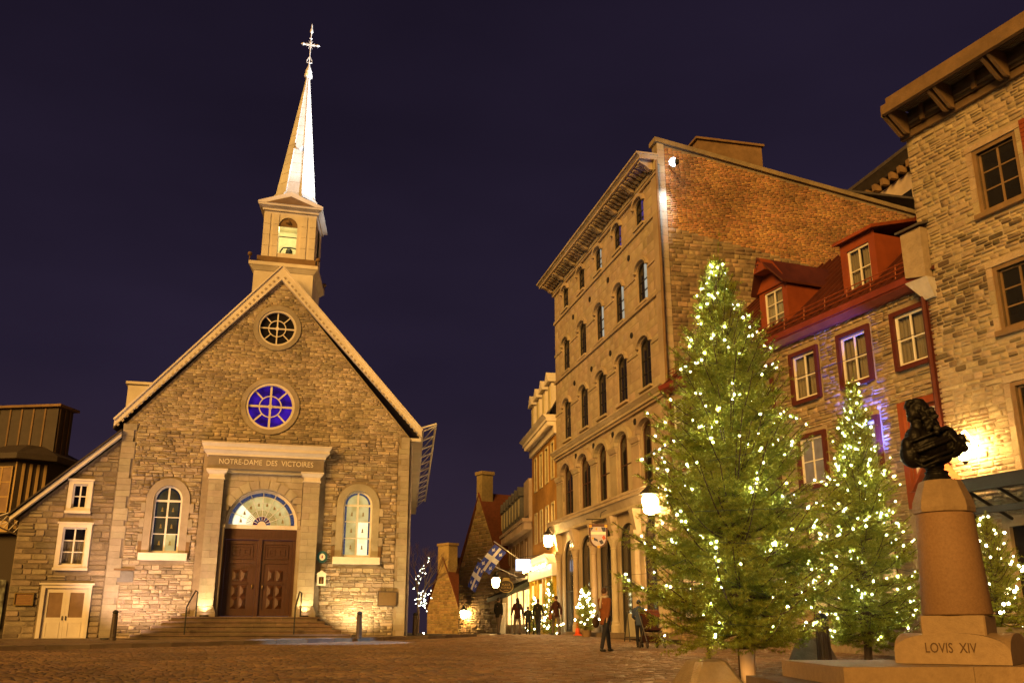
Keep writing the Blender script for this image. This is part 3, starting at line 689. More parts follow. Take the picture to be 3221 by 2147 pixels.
mb = MB(); mb.box(bx0-.08, bx1+.08, by0-.09, by1+.09, 19.422, 19.52); mb.frus((bx0-.1, bx1+.1, by0-.1, by1+.1, 19.522), (bx0-.24, bx1+.24, by0-.26, by1+.26, 19.6)); mb.box(bx0-.25, bx1+.25, by0-.27, by1+.27, 19.602, 19.68); mb.build('belfry_cornice', M_trim, tw)
xm = (bx0+bx1)/2
mb = MB(); mb.prism([(bx0-.27, 19.682), (bx1+.27, 19.682), (bx1+.27, 19.76), (xm, 20.32), (bx0-.27, 19.76)], by0-.29, by0-.12); mb.build('pediment', M_trim, tw)
MB().prism([(bx0+.1, 19.70), (bx1-.1, 19.70), (xm, 20.1)], by0-.3, by0-.289).build('pediment_field', M_tan, tw)
mb = MB(); mb.add([(bx0-.25, by0-.12, 19.69), (bx1+.25, by0-.12, 19.69), (bx1+.25, by1+.25, 19.69), (bx0-.25, by1+.25, 19.69), (xm-.75, 1.75, 20.35), (xm+.75, 1.75, 20.35), (xm+.75, 3.1, 20.35), (xm-.75, 3.1, 20.35)], [(0, 1, 5, 4), (1, 2, 6, 5), (2, 3, 7, 6), (3, 0, 4, 7), (4, 5, 6, 7)]); mb.build('belfry_roof', M_sheet, tw)
# octagonal spire
sx0, sy0, sz0, sx1, sz1 = xm+.0, 2.42, 20.36, .09, 27.25
def octo(cx_, z_, rr): return [(cx_+rr*math.cos(math.pi/8+math.pi/4*k), sy0+rr*math.sin(math.pi/8+math.pi/4*k), z_) for k in range(8)]
lv = [(0, 1.12), (.04, .92), (1, .085)]; rings = []
for t_, rr in lv: rings.append(octo(sx0+(sx1-sx0)*t_, sz0+(sz1-sz0)*t_, rr))
for k in range(8):
    mb = MB(); 
    for a, b in zip(rings, rings[1:]): mb.add([a[k], a[(k+1) % 8], b[(k+1) % 8], b[k]], [(0, 1, 2, 3)])
    mb.build('spire_face', M_sheet, tw)
    MB().tube([r_[k] for r_ in rings], [.03, .03, .012], 5).build('spire_hip', M_sheet, tw)
for j in range(1, 12):   # sheet seams
    t_ = .04+.96*j/12.5; rr = .92+(.085-.92)*(t_-.04)/.96; q = octo(sx0+(sx1-sx0)*t_, sz0+(sz1-sz0)*t_, rr+.004); MB().tube(q+[q[0]], .006, 4).build('sheet_seam', M_tan, tw)
t_ = .4; q = octo(sx0+(sx1-sx0)*t_, sz0+(sz1-sz0)*t_, .60); yf = q[5][1]; MB().tube([(sx0+(sx1-sx0)*t_, yf+.25, sz0+(sz1-sz0)*t_+.05), (sx0+(sx1-sx0)*t_, yf-.2, sz0+(sz1-sz0)*t_)], .15, 14).build('vent_pipe', M_sheet, tw)
M_silv = mat('silver_paint', (.82, .80, .76), None, 5, .3, 0, 5, metal=.3)
mb = MB(); mb.lathe([(.09, 27.2), (.2, 27.3), (.2, 27.42), (.13, 27.46), (.17, 27.6), (.05, 27.95), (.03, 28.05)], (sx1, sy0), 12); mb.build('spire_crown', M_silv, tw)
mb = MB(); mb.tube([(sx1, sy0, 28.0), (sx1+.01, sy0, 29.85)], .022, 6)
for s in (-1, 1): mb.tube([(sx1, sy0, 28.08), (sx1+s*.13, sy0, 28.14), (sx1+s*.12, sy0, 28.24), (sx1, sy0, 28.48)], .022, 5); mb.tube([(sx1, sy0, 29.15), (sx1+s*.25, sy0, 29.15), (sx1+s*.36, sy0, 29.15), (sx1+s*.47, sy0, 29.15)], [.035, .04, .075, .01], 6)
for k in range(8): a = math.pi/4*k+math.pi/8; mb.tube([(sx1, sy0, 29.15), (sx1+.24*math.cos(a), sy0, 29.15+.24*math.sin(a))], [.03, .008], 5)
mb.lathe([(.02, 29.45), (.09, 29.5), (.02, 29.58)], (sx1, sy0), 5)
mb.lathe([(.02, 29.78), (.085, 29.9), (.07, 30.0), (.035, 30.12), (.025, 30.3), (.005, 30.38)], (sx1+.01, sy0), 10); mb.build('finial_cross', M_silv, tw)
for (x, y_) in ((-1.66, .75), (1.32, .75), (1.32, 4.0)):
    mb = MB(); mb.tube([(x, y_, 16.72), (x, y_, 16.95)], .03, 6); mb.ell((x, y_, 17.03), .10, 10, 8); mb.build('finial_ball', M_tan, tw, True)
_sh = Matrix.Identity(4); _sh[0][1] = SK; _sh[0][3] = -SK*.9
for o in tw.children: o.data.transform(_sh)
# block behind the left slope
mb = MB(); mb.box(-6.5, -4.6, 4.2, 6.5, 8, 11.6); mb.box(-6.6, -4.5, 4.1, 6.6, 11.602, 11.72); mb.build('chimney_block', M_trim, church)
tag(MB().box(-1.6, 1.6, -1, 1, 0, 6).prism([(-1.6, 6.0), (1.6, 6.0), (0.9, 7.4), (-.9, 7.4)], -1, 1).build('roof_block', M_roof, loc=(-16.4, 49, 7.3)), 'dark roof block rising behind the church slope', 'building')
# annex
annex = empty('lean_to_annex', ch_world(0, .03, .68), CH['a'], 'rubble stone lean-to wing with sloping roof and cream double door', 'annex')
AW1 = (-7.5, -6.97, 5.57, 6.5); AW2 = (-7.66, -6.82, 3.43, 4.84); AD = (-8.0, -6.5, .68, 2.58)
def ar(x): return 8.35+(x+5.96)*.965
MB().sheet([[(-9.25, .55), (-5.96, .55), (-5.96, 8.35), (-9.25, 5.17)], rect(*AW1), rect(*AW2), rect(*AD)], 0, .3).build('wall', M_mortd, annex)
hs = [h_rect(AW1[0]-.2, AW1[1]+.2, 5.38, 6.72), h_rect(AW2[0]-.16, AW2[1]+.2, 3.26, 5.02), h_rect(AD[0]-.2, AD[1]+.14, .5, 2.75)]
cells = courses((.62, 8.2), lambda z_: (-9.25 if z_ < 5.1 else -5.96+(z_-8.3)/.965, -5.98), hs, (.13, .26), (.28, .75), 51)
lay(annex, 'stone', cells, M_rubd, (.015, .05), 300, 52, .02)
for (xa, xb, za, zb_), cr_, rz_, gm in ((AW1, (2, 2), None, M_glass), (AW2, (2, 3), None, M_curt)):
    mb = MB(); mb.ring(rect(xa-.17, xb+.17, za-.13, zb_+.17), rect(xa, xb, za, zb_), -.09, .1); mb.box(xa-.22, xb+.22, -.14, -.091, zb_+.13, zb_+.2); mb.box(xa-.2, xb+.2, -.16, -.091, za-.2, za-.1); mb.build('window_casing', M_trim, annex)
    sash(annex, xa, xb, za, zb_, .03, cr_[0], cr_[1], .06, .035, M_trimw, clear_glass())
    if gm is M_curt: curtains(annex, xa, xb, za, zb_-.45, .17, M_curt, (.42, .48))
    B(xa-.1, xb+.1, .31, .33, za-.1, zb_+.1).build('window_backing', M_iron, annex)
mb = MB(); xa, xb, za, zb_ = AD; mb.ring(rect(xa-.14, xb+.12, .5, zb_+.13), rect(xa, xb, .45, zb_), -.09, .1); mb.box(xa-.22, xb+.2, -.15, -.091, zb_+.12, zb_+.19); mb.build('door_casing', M_trim, annex)
M_gl2 = mat('door_glass', (.30, .20, .12), (.2, .13, .08), 2, .15, 0, 5)
for a, b, hx in ((xa+.004, -7.252, -7.31), (-7.248, xb-.004, -7.19)):
    mb = MB(); mb.ring(rect(a, b, za+.02, zb_-.004), rect(a+.13, b-.12, 1.52, zb_-.16), 0, .05); mb.box(a+.13, b-.12, .02, .045, za+.1, 1.51)
    lf_ = mb.build('door', M_trim, annex); B(a+.131, b-.121, .02, .03, 1.521, zb_-.161).build('pane', M_gl2, lf_)
    MB().ring(rect(a+.13, b-.12, za+.12, 1.35), rect(a+.17, b-.16, za+.16, 1.31), -.012, -.001).build('panel_moulding', M_trim, lf_)
    MB().tube([(hx, -.03, 1.42), (hx, -.03, 1.58)], .014, 6).build('handle', M_iron, lf_)
B(xa-.1, xb+.1, .31, .33, .4, zb_+.1).build('door_backing', M_tan, annex)
mb = MB(); a, b = Vector((-5.97, 8.42)), Vector((-9.55, 5.0)); mb.prism([(a.x, a.y), (a.x, a.y+.2), (b.x, b.y+.17), (b.x, b.y)], -.28, 0.0); mb.build('rake_board', M_trim, annex)
mb = MB(); mb.prism([(-5.97, 8.63), (-5.97, 8.7), (-9.62, 5.25), (-9.62, 5.18)], -.36, 8); mb.build('roof', M_roofb, annex)
B(-9.249, -9.0, .31, 7.9, .5, 5.0).build('side_wall', M_mortd, annex)
mb = MB(); mb.tube([(-9.6, -.3, 5.3), (-9.95, -.3, 5.15), (-9.95, -.3, 4.8), (-9.6, -.3, 4.95)], .025, 5); mb.tube([(-9.95, -.3, 5.15), (-9.95, 7, 5.15)], .03, 5); mb.tube([(-9.95, -.3, 4.8), (-9.95, 7, 4.8)], .03, 5)
for k in range(8): mb.tube([(-9.6, k*.9-.3, 5.2), (-9.95, k*.9, 4.85)], .02, 5)
mb.build('snow_guard', M_trim, annex)

# ------------------------------------------------------------------ limestone block on the square's corner
def wrot(a): return R(-(90-a))
lime = empty('limestone_building', (2.3404, 50, .84), wrot(13.2), 'tall five storey limestone building with arched windows and brick side wall', 'building')
LU = (math.cos(wrot(13.2)), math.sin(wrot(13.2))); LN = (-LU[1], LU[0])
def lw(u, off, z): return (2.3404+LU[0]*u+LN[0]*off, 50+LU[1]*u+LN[1]*off, z)
BAY = [2.2, 5.06, 7.8, 10.56, 13.35]
M_vwin = emit('violet_window', (.16, .09, .5), .35, (.03, .02, .1), 2); M_pale = emit('pale_lit_window', (.66, .66, .55), .6, (.45, .45, .36), 2)
ROWS = [(17.36, 18.3, .26, 1.0), (13.95, 15.4, .3, 1.14), (10.36, 12.12, .3, 1.2), (6.55, 8.62, .42, 1.5), (.98, 4.5, .8, 2.05)]
loops = []
for (z0, zs, rise, w) in ROWS:
    for i, u in enumerate(BAY):
        loops.append(arch(u, w, z0, zs, rise, 10))
MB().sheet([rect(.1, 15.55, .7, 19.4)]+loops, 0, .38).build('wall', M_lime, lime)
B(.1, 15.5, .6, .62, .8, 19.3).build('interior_wall', M_iron, lime)
lh = [h_arch(u, w+.02, z0-.1, zs, rise+.02) for (z0, zs, rise, w) in ROWS for u in BAY]
lay(lime, 'ashlar_block', courses((6.5, 18.74), lambda z_: (.12, 14.96), lh, (.34, .46), (.45, .95), 65), M_lime, (.004, .011), 300, 66, .007, rest_name='ashlar_facing')
def whole(u0, u1, z0, z1, d, name='string_course', m=M_limet): return B(u0, u1, -d, -.002, z0, z1).build(name, m, lime)
whole(.05, 15.6, 17.08, 17.2, .08); whole(.05, 15.6, 17.202, 17.27, .045); whole(.05, 15.6, 13.72, 13.86, .09); whole(.05, 15.6, 13.862, 13.92, .05)
mb = MB(); mb.box(0, 15.65, -.12, -.002, 9.55, 9.66); mb.box(0, 15.65, -.2, -.002, 9.662, 9.78); mb.frus((0, 15.65, -.22, -.002, 9.782), (-.05, 15.7, -.34, -.002, 9.92)); mb.box(-.05, 15.7, -.35, -.002, 9.922, 9.99); mb.build('cornice', M_limet, lime)
mb = MB(); mb.box(-.1, 15.65, -.25, -.002, 5.72, 5.85); mb.frus((-.1, 15.65, -.25, -.002, 5.852), (-.2, 15.7, -.42, -.002, 6.14)); mb.box(-.24, 15.72, -.48, -.002, 6.142, 6.28); mb.box(-.24, 15.72, -.52, -.002, 6.282, 6.36); mb.build('shopfront_cornice', M_limet, lime)
mb = MB(); mb.add([(-.22, -.5, 6.362), (15.7, -.5, 6.362), (15.75, -.002, 6.5), (-.25, -.002, 6.5)], [(0, 1, 2, 3)]); mb.build('cornice_flashing', M_limet, lime)
for z, rw in ((18.22, 0), (15.28, 1), (12.0, 2), (8.55, 3)):
    edges = [.1]+[q for u in BAY for q in (u-ROWS[rw][3]/2-.16, u+ROWS[rw][3]/2+.16)]+[15.5]
    if rw == 0: continue
    for a, b in zip(edges[0::2], edges[1::2]):
        if rw < 3: B(a, b, -.05, -.002, z-.06, z+.05).build('impost_band', M_limet, lime)
        else:
            mb = MB(); mb.box(a-.02, b+.02, -.16, -.002, z+.0, z+.09); mb.frus((a+.02, b-.02, -.08, -.002, z-.16), (a-.02, b+.02, -.15, -.002, z-.002)); mb.box(a+.04, b-.04, -.07, -.002, z-.27, z-.2); mb.build('capital', M_limet, lime)
            B(a+.06, b-.06, -.055, -.002, 6.52, z-.28).build('pier', M_lime, lime)
for ri, (z0, zs, rise, w) in enumerate(ROWS):
    for bi, u in enumerate(BAY):
        if ri < 4:
            t_ = .14 if ri < 3 else .2
            A_ = arch(u, w+.14+2*t_, zs-.02, zs+.0, rise+.07+t_, 10)[2:]; Bq = arch(u, w+.14, zs-.02, zs, rise+.07, 10)[2:]
            mb = MB(); n_ = len(A_)
            mb.prism(A_+Bq[::-1], -.13 if ri < 3 else -.2, -.003); mb.build('hood_mould', M_limet, lime)
            if ri != 0 or True: B(u-w/2-.1, u+w/2+.1, -.12, .02, z0-.1, z0-.004).build('window_sill', M_limet, lime)
        # sash frame and panes
        y = .07
        mb = MB(); ft = .07; mb.ring(arch(u, w, z0, zs, rise, 10), arch(u, w-2*ft, z0+ft, zs, rise-ft, 10), y, y+.07)
        mb.box(u-.03, u+.03, y+.006, y+.065, z0+ft, zs+rise-ft); zz = [z0+ft]
        nr = 3 if ri < 3 else 2
        for j in range(1, nr): zq = z0+ft+(zs-z0-ft)*j/nr+(.1 if nr == 2 else 0); zz.append(zq); mb.box(u-w/2+ft, u+w/2-ft, y+.01, y+.06, zq-.025, zq+.025)
        fr = mb.build('window' if not (ri == 4 and bi in (0, 2)) else 'door', M_iron if ri != 3 else M_wood, lime)
        for s in (0, 1):
            xa, xb = (u-w/2+ft, u) if s == 0 else (u, u+w/2-ft)
            g = M_glass
            if ri == 0 and s == 1 and bi in (2, 3, 4): g = M_vwin if bi > 2 else M_pale
            if ri == 1 and s == 1 and bi >= 2: g = M_pale
            if ri == 3 and s == 1 and bi in (2, 3, 4): g = M_curt
            if ri == 4 and bi in (1, 3, 4): g = M_curt if s == 1 else M_glass
            for j in range(nr):
                za = zz[j]; zb_ = zz[j+1] if j+1 < nr else zs
                B(xa+.002, xb-.002, y+.03, y+.036, za+.002, zb_-.002).build('pane', g, fr)
            arc = [(u+(w/2-ft)*math.cos((0 if s else math.pi/2)+math.pi/2*i/5), zs+(rise-ft)*math.sin((0 if s else math.pi/2)+math.pi/2*i/5)) for i in range(6)]
            MB().prism([(u, zs)]+arc, y+.031, y+.037).build('pane', g, fr)
for z, us in ((16.45, BAY), (12.95, BAY), (9.25, BAY)):
    for a, b in zip(us, us[1:]): MB().prism(circ((a+b)/2, z, .13, 12), -.05, -.002).build('tie_rod_plate', M_iron, lime)
# main cornice with brackets
mb = MB(); mb.box(-.05, 15.6, -.10, -.002, 18.75, 18.86); mb.box(-.08, 15.62, -.14, -.002, 18.862, 19.3); mb.build('cornice_frieze', M_limet, lime)
mb = MB(); mb.box(-.3, 15.6, -.78, -.002, 19.302, 19.40); mb.frus((-.3, 15.6, -.78, -.002, 19.402), (-.38, 15.62, -.88, -.002, 19.5)); mb.box(-.4, 15.64, -.92, -.002, 19.502, 19.58); mb.build('cornice', M_limet, lime)
k = 0; u = .2
brk = {}
while u < 15.5:
    big = k % 6 == 0; key = big
    if key not in brk:
        d = .68 if not big else .72; h = .24 if not big else .36
        brk[key] = MB().prism([(-.16, 19.29), (-d, 19.29), (-d, 19.2), (-d*.65, 19.29-h*.6), (-.3, 19.29-h), (-.16, 19.29-h)], -.085 if not big else -.12, .085 if not big else .12, 'x').mesh('bracket', .84)
    o = link('bracket', brk[key], M_limet, lime, (u, 0, 0)); u += .36; k += 1
# corner pier, downpipe
B(14.98, 15.6, -.075, -.003, 6.52, 9.54).build('corner_pier', M_lime, lime); B(14.98, 15.6, -.075, -.003, 10.0, 18.7).build('corner_pier', M_lime, lime)
MB().tube([(15.75, -.12, 19.2), (15.75, -.12, 9.6), (15.78, -.12, 9.5), (15.78, -.12, 1.0)], .06, 8).build('downpipe', M_tan, lime)
# ground floor arcade columns and brackets
for i, u in enumerate([.72]+[(a+b)/2 for a, b in zip(BAY, BAY[1:])]+[14.75]):
    mb = MB(); mb.lathe([(.2, .9), (.2, 1.25), (.17, 1.3), (.17, 1.38), (.14, 1.45), (.125, 4.3), (.15, 4.34), (.13, 4.4), (.2, 4.62), (.22, 4.64), (.22, 4.72)], (u, -.14), 16); mb.build('column', M_limet, lime, False)
    mb = MB(); mb.box(u-.24, u+.24, -.36, -.003, 4.722, 4.86); mb.frus((u-.16, u+.16, -.2, -.003, 4.862), (u-.22, u+.22, -.38, -.003, 5.7)); mb.build('column_bracket', M_limet, lime)
B(-.1, 15.7, -.5, -.02, .75, .97).build('doorstep', M_slab, lime)
# side wall of brick over stone
sw = empty('side_wall', (15.551, 0, 0), R(90)); sw.parent = lime; BASE[sw.name] = .84
def top_(x): return 20.1-.172*x
MB().prism([(0, .8), (16, .8), (16, top_(16)), (0, 20.1)], 0.001, .5).build('wall_core', M_mortd, sw)
bl = lambda x: 16.45-.18*x
cells = courses((10.5, 20.0), lambda z_: (.32, min(15.8, (20.05-z_)/.172)), [], (.075, .085), (.17, .26), 61)
cells = [c for c in cells if c[2] > bl((c[0]+c[1])/2) and c[3] < top_(c[1])-.05]
lay(sw, 'brick', cells, M_brick, (.006, .022), 300, 62, .014, rest_name='brickwork')
cells = courses((3.0, 16.6), lambda z_: (.05, 15.8), [], (.13, .24), (.22, .55), 63)
cells = [c for c in cells if c[3] < bl((c[0]+c[1])/2)+.12 and c[2] > 8.5]
lay(sw, 'stone', cells, M_sstone, (.008, .035), 300, 64, .02, rest_name='stonework')
mb = MB(); mb.prism([(-.1, 20.12), (16, top_(16)+.02), (16, top_(16)+.2), (-.1, 20.32)], -.12, .55); mb.build('coping', M_sstone, sw)
cs = []; z = 9.9
while z < 20: h = .34; cs.append((0.0, .30, z, z+h)); z += h
for c in cs: B(c[0]+.004, c[1]-.004, -.05, -.001, c[2]+.004, c[3]-.004).build('corner_stone', M_limet, sw)
mb = MB(); mb.box(2.4, 5.4, 1.2, 3.6, 18.5, 21.2); mb.box(2.3, 5.5, 1.1, 3.7, 21.202, 21.3); mb.build('rooftop_housing', M_tan, sw)
B(.2, 15.3, .7, 13, 19.0, 19.1).build('flat_roof', M_roof, lime)

# ------------------------------------------------------------------ block behind, seen over the brick wall
rear = empty('rear_building', (21.0, 44.2, 14), R(13.2), 'pale rendered building with bracketed cornice beyond the brick wall', 'building')
M_rend = mat('pale_render', (.62, .50, .40), (.50, .40, .31), 2, .85, .2, 20, stain=.2)
mb = MB(); mb.box(0, 6, 0, 9, 15, 24.0); mb.build('wall', M_rend, rear)
mb = MB(); mb.box(-.7, 6.7, -.5, 9.5, 24.8, 25.0); mb.frus((-.3, 6.3, -.25, 9.3, 24.4), (-.68, 6.68, -.48, 9.48, 24.798)); mb.build('cornice', M_roof, rear)
for k in range(12): B(-.45, -.02, .3+k*.75, .55+k*.75, 24.02, 24.39).build('bracket', M_tan, rear)
mb = MB(); mb.box(.002, 6.2, -.35, -.02, 15, 24.3); mb.build('side_cladding', M_roof, rear)
B(-.03, -.002, .9, 1.9, 21.0, 23.0).build('window', M_glass, rear)
B(-.03, -.002, 3.6, 4.6, 21.0, 23.0).build('window', M_glass, rear)

# ------------------------------------------------------------------ red roofed house
red = empty('red_roofed_house', (5.9027, 34.812, .66), wrot(22), 'stone house with red window frames, red dormers and metal roof', 'house')
RW = [(.3, 1.33), (2.95, 3.98), (5.1, 6.13), (7.25, 8.3), (9.4, 10.45), (11.52, 12.55)]
Z2, Z1 = (7.68, 9.05), (5.12, 6.5)
lo = [rect(a, b, *Z2) for a, b in RW] + [rect(a, b, *Z1) for a, b in RW[:4]] + [rect(9.4, 10.45, *Z1), rect(11.5, 12.7, 4.2, 6.55)] + [rect(a-.1, b+.15, 1.4, 3.9) for a, b in RW]
MB().sheet([rect(0, 12.9, .4, 9.75)]+lo, 0, .28).build('wall', M_rmort, red)
B(.05, 12.85, .3, .32, .4, 9.7).build('interior_wall', M_iron, red)
hh = [h_rect(a-.2, b+.2, Z2[0]-.12, Z2[1]+.18) for a, b in RW] + [h_rect(a-.2, b+.2, Z1[0]-.12, Z1[1]+.18) for a, b in RW[:5]] + [h_rect(11.3, 12.9, 4.1, 6.75)] + [h_rect(a-.3, b+.35, 1.2, 4.1) for a, b in RW]
cells = courses((.7, 9.62), lambda z_: (0.02, 12.6), hh, (.075, .16), (.16, .46), 71)
lay(red, 'stone', cells, M_rstone, (.015, .06), 300, 72, .016, rest_name='stonework')
M_cwin = emit('curtained_window', (.62, .46, .25), .22, (.42, .30, .15), 3)
M_warmwin = emit('warm_lit_window', (1, .62, .22), .8, (.5, .25, .08), 3)
def cgl(i, j): return M_curt if i == 0 or j == 1 else M_cwd
M_cwd = mat('dim_curtain', (.20, .155, .10), (.10, .075, .05), 2, .3, 0, 10, stretch=(11, 11, .4), spec=.5)
for rz_, ws in ((Z2, RW), (Z1, RW[:5])):
    for a, b in ws:
        mb = MB(); mb.ring(rect(a-.13, b+.13, rz_[0]-.1, rz_[1]+.12), rect(a, b, *rz_), -.09, .1); mb.build('window_casing', M_redd, red)
        w_ = sash(red, a, b, rz_[0], rz_[1], .0, 2, 2, .07, .03, M_trimw, clear_glass() if rz_ is Z2 else M_cwin)
        if rz_ is Z2: curtains(w_, a+.03, (a+b)/2, rz_[0], rz_[1], .13, M_curt, (.6, .9), (0,)); curtains(w_, (a+b)/2, b-.03, rz_[0], rz_[1], .15, M_curt, (.45, .8), (0,)); curtains(w_, a, b, rz_[0], rz_[1], .24, M_cwd, (.5, .51))
        B(a-.02, b+.02, -.13, -.101, rz_[0]-.14, rz_[0]-.06).build('window_sill', M_redd, red)
mb = MB(); mb.ring(rect(11.32, 12.88, 4.0, 6.73), rect(11.5, 12.7, 4.2, 6.55), -.1, .1); mb.build('window_casing', M_redm, red)
sash(red, 11.5, 12.7, 4.2, 6.55, .02, 1, 2, .08, .04, M_redm, M_warmwin)
for a, b in RW: sash(red, a-.1, b+.15, 1.4, 3.9, .02, 2, 2, .08, .04, M_redd, M_warmwin)
B(12.62, 12.9, -.16, -.003, .6, 9.7).build('corner_board', M_redd, red)
mb = MB(); mb.tube([(12.78, -.24, 9.6), (12.78, -.24, .8)], .06, 8); mb.build('downpipe', M_redd, red)
mb = MB(); mb.box(-.1, 13.0, -.36, -.18, 9.62, 9.78); mb.frus((-.1, 13, -.2, 0.0, 9.5), (-.1, 13, -.36, 0.0, 9.618)); mb.box(-.1, 13.0, -.40, -.36, 9.66, 9.84); mb.build('eave_gutter', M_red, red)
roof = MB(); roof.add([(0, -.3, 9.8), (13.2, -.3, 9.8), (13.2, 4.05, 13.75), (0, 4.05, 13.75), (13.2, 8.4, 9.8), (0, 8.4, 9.8)], [(0, 1, 2, 3), (3, 2, 4, 5), (0, 3, 5), (1, 4, 2)]); rf = roof.build('roof', M_redroof, red)
for k in range(31):
    x = .2+k*.42; MB().add([(x-.02, -.3, 9.81), (x+.02, -.3, 9.81), (x+.02, 4.05, 13.76), (x-.02, 4.05, 13.76), (x-.02, -.34, 9.87), (x+.02, -.34, 9.87), (x+.02, 4.01, 13.82), (x-.02, 4.01, 13.82)], [(4, 5, 6, 7), (0, 4, 7, 3), (1, 2, 6, 5), (0, 1, 5, 4), (3, 7, 6, 2)]).build('roof_seam', M_redroof, rf)
# snow rail
mb = MB()
for j in range(3): mb.tube([(0, .0+.02*j, 10.18+.14*j), (13, .0+.02*j, 10.18+.14*j)], .018, 5)
mb.build('snow_rail', M_redm, red)
for k in range(14): MB().tube([(.3+k*.95, .0, 9.95), (.3+k*.95, .06, 10.5)], .02, 5).build('rail_post', M_redm, red)
# dormers
for di, (a, b, gab) in enumerate(((5.2, 6.65, True), (9.2, 10.62, False))):
    zf0, zf1 = 10.25, 11.95; yf = .5
    dm = MB(); dm.sheet([[(a, zf0), (b, zf0), (b, zf1), ((a+b)/2, 12.75) if gab else (b, zf1+.12), (a, zf1) if gab else (a, zf1+.12)], rect(a+.25, b-.25, 10.45, 11.78)], yf, .15)
    for x in (a, b): dm.add([(x, yf, zf0), (x, yf, zf1), (x, zf1-9.5, zf1), (x, yf, zf0)], [(0, 1, 2)]); 
    d = dm.build('dormer', M_redm, red)
    sash(d, a+.25, b-.25, 10.45, 11.78, yf+.05, 2, 3 if gab else 2, .06, .03, M_trimw, clear_glass(), name='dormer_window'); curtains(d, a+.27, b-.27, 10.45, 11.78, yf+.16, M_curt, (.4, .5)); B(a+.1, b-.1, yf+.3, yf+.32, 10.3, 11.9).build('dormer_back', M_iron, d)
    if gab:
        mb = MB(); m_ = (a+b)/2; yb = 12.8-9.5-.3
        for s, x in ((-1, a-.12), (1, b+.12)): mb.add([(x, yf-.25, zf1-.1), (m_, yf-.55, 12.85), (m_, yb, 12.85), (x, zf1-.1-9.5, zf1-.1), (x, yf-.25, zf1-.18), (m_, yf-.55, 12.77), (m_, yb, 12.77), (x, zf1-9.6, zf1-.18)], [(0, 1, 2, 3), (4, 7, 6, 5), (0, 4, 5, 1), (3, 2, 6, 7), (0, 3, 7, 4)])
        mb.build('dormer_roof', M_redroof, d)
        mb = MB(); mb.prism([(a-.1, zf1-.1), (b+.1, zf1-.1), (m_+.12, 12.76), (m_-.12, 12.76)], yf-.06, yf-.003); 
        mb.prism([(m_-.3, 12.35), (m_+.3, 12.35), (m_+.1, 12.8), (m_-.1, 12.8)], yf-.5, yf-.065); mb.build('dormer_hood', M_redm, d)
        MB().tube([(m_, yf-.5, 12.6), (m_, yf-.62, 12.55), (m_, yf-.62, 12.45)], .02, 5).build('hoist_hook', M_iron, d)
    else:
        mb = MB(); mb.add([(a-.12, yf-.18, zf1+.1), (b+.12, yf-.18, zf1+.1), (b+.12, 3.2, 12.85), (a-.12, 3.2, 12.85), (a-.12, yf-.18, zf1+.2), (b+.12, yf-.18, zf1+.2), (b+.12, 3.2, 12.95), (a-.12, 3.2, 12.95)], [(0, 1, 2, 3), (4, 5, 6, 7), (0, 1, 5, 4), (1, 2, 6, 5), (3, 0, 4, 7)]); mb.build('dormer_roof', M_redm, d)
# porch roof over the entrance by the corner
mb = MB(); mb.prism([(12.1, 4.3), (12.2, 4.3), (12.75, 4.95), (13.3, 4.3), (13.4, 4.3), (12.75, 5.08)], -.8, -.25); mb.build('porch_gable', M_redm, red)

# ------------------------------------------------------------------ tall stone house at the edge of the picture
tall = empty('tall_stone_house', (10.577, 22.842, .44), wrot(25), 'tall pale stone house with heavy bracketed cornice and dark windows', 'house')
T1 = (1.98, 3.0, 10.75, 12.25); T2 = (2.05, 3.1, 7.78, 9.18); T3 = (2.05, 3.2, 4.55, 6.38); T4 = [(4.6, 5.6, 10.75, 12.25), (4.7, 5.75, 7.78, 9.18), (4.7, 5.85, 4.55, 6.38)]
wins = [T1, T2, T3]+T4
MB().sheet([rect(-.02, 7.2, .2, 13.85)]+[rect(*w) for w in wins]+[rect(1.35, 3.3, .4, 3.3)], 0, .35).build('wall', M_bmort, tall)
B(.02, 7.1, .4, .42, .3, 13.7).build('interior_wall', M_iron, tall)
B(-.02, .4, .002, 8, .3, 13.84).build('side_wall', M_bmort, tall)
hh = [h_rect(w[0]-.28, w[1]+.28, w[2]-.2, w[3]+.26) for w in wins]+[h_rect(1.2, 3.45, .2, 3.5)]
cells = courses((.5, 13.8), lambda z_: (-.02, 7.2), hh, (.085, .18), (.15, .42), 81)
rr_ = random.Random(9); c2 = []
for c in cells:
    zc = (c[2]+c[3])/2; dk = 7.0 < zc < 10.6 and rr_.random() < (.4 if 8 < zc < 10 else .2)
    c2.append((*c[:4], M_bdark if dk else M_bstone))
lay(tall, 'stone', c2, M_bstone, (.012, .04), 300, 82, .026, rest_name='stonework')
# stones of the corner return
for w in wins:
    for (a, b, c_, d_) in ((w[0]-.26, w[0]-.1, w[2]-.05, w[3]+.1), (w[1]+.1, w[1]+.26, w[2]-.05, w[3]+.1)):
        z = c_
        while z < d_-.02: h = min(.33, d_-z); B(a, b+.0, -.07, -.003, z+.004, z+h-.004).build('window_quoin', M_bstone, tall); z += h
    B(w[0]-.26, w[1]+.26, -.085, -.003, w[3]+.105, w[3]+.25).build('lintel', M_bstone, tall); B(w[0]-.24, w[1]+.24, -.12, -.003, w[2]-.18, w[2]-.06).build('window_sill', M_tan, tall)
    mb = MB(); mb.ring(rect(w[0]-.1, w[1]+.1, w[2]-.06, w[3]+.1), rect(w[0], w[1], w[2], w[3]), -.04, .1); mb.build('window_casing', M_tan, tall)
    sash(tall, w[0], w[1], w[2], w[3], .06, 2, 3, .05, .035, M_tan, M_glass)
B(3.25, 3.75, -.1, -.075, 10.9, 12.5).build('shutter', M_redm, tall)
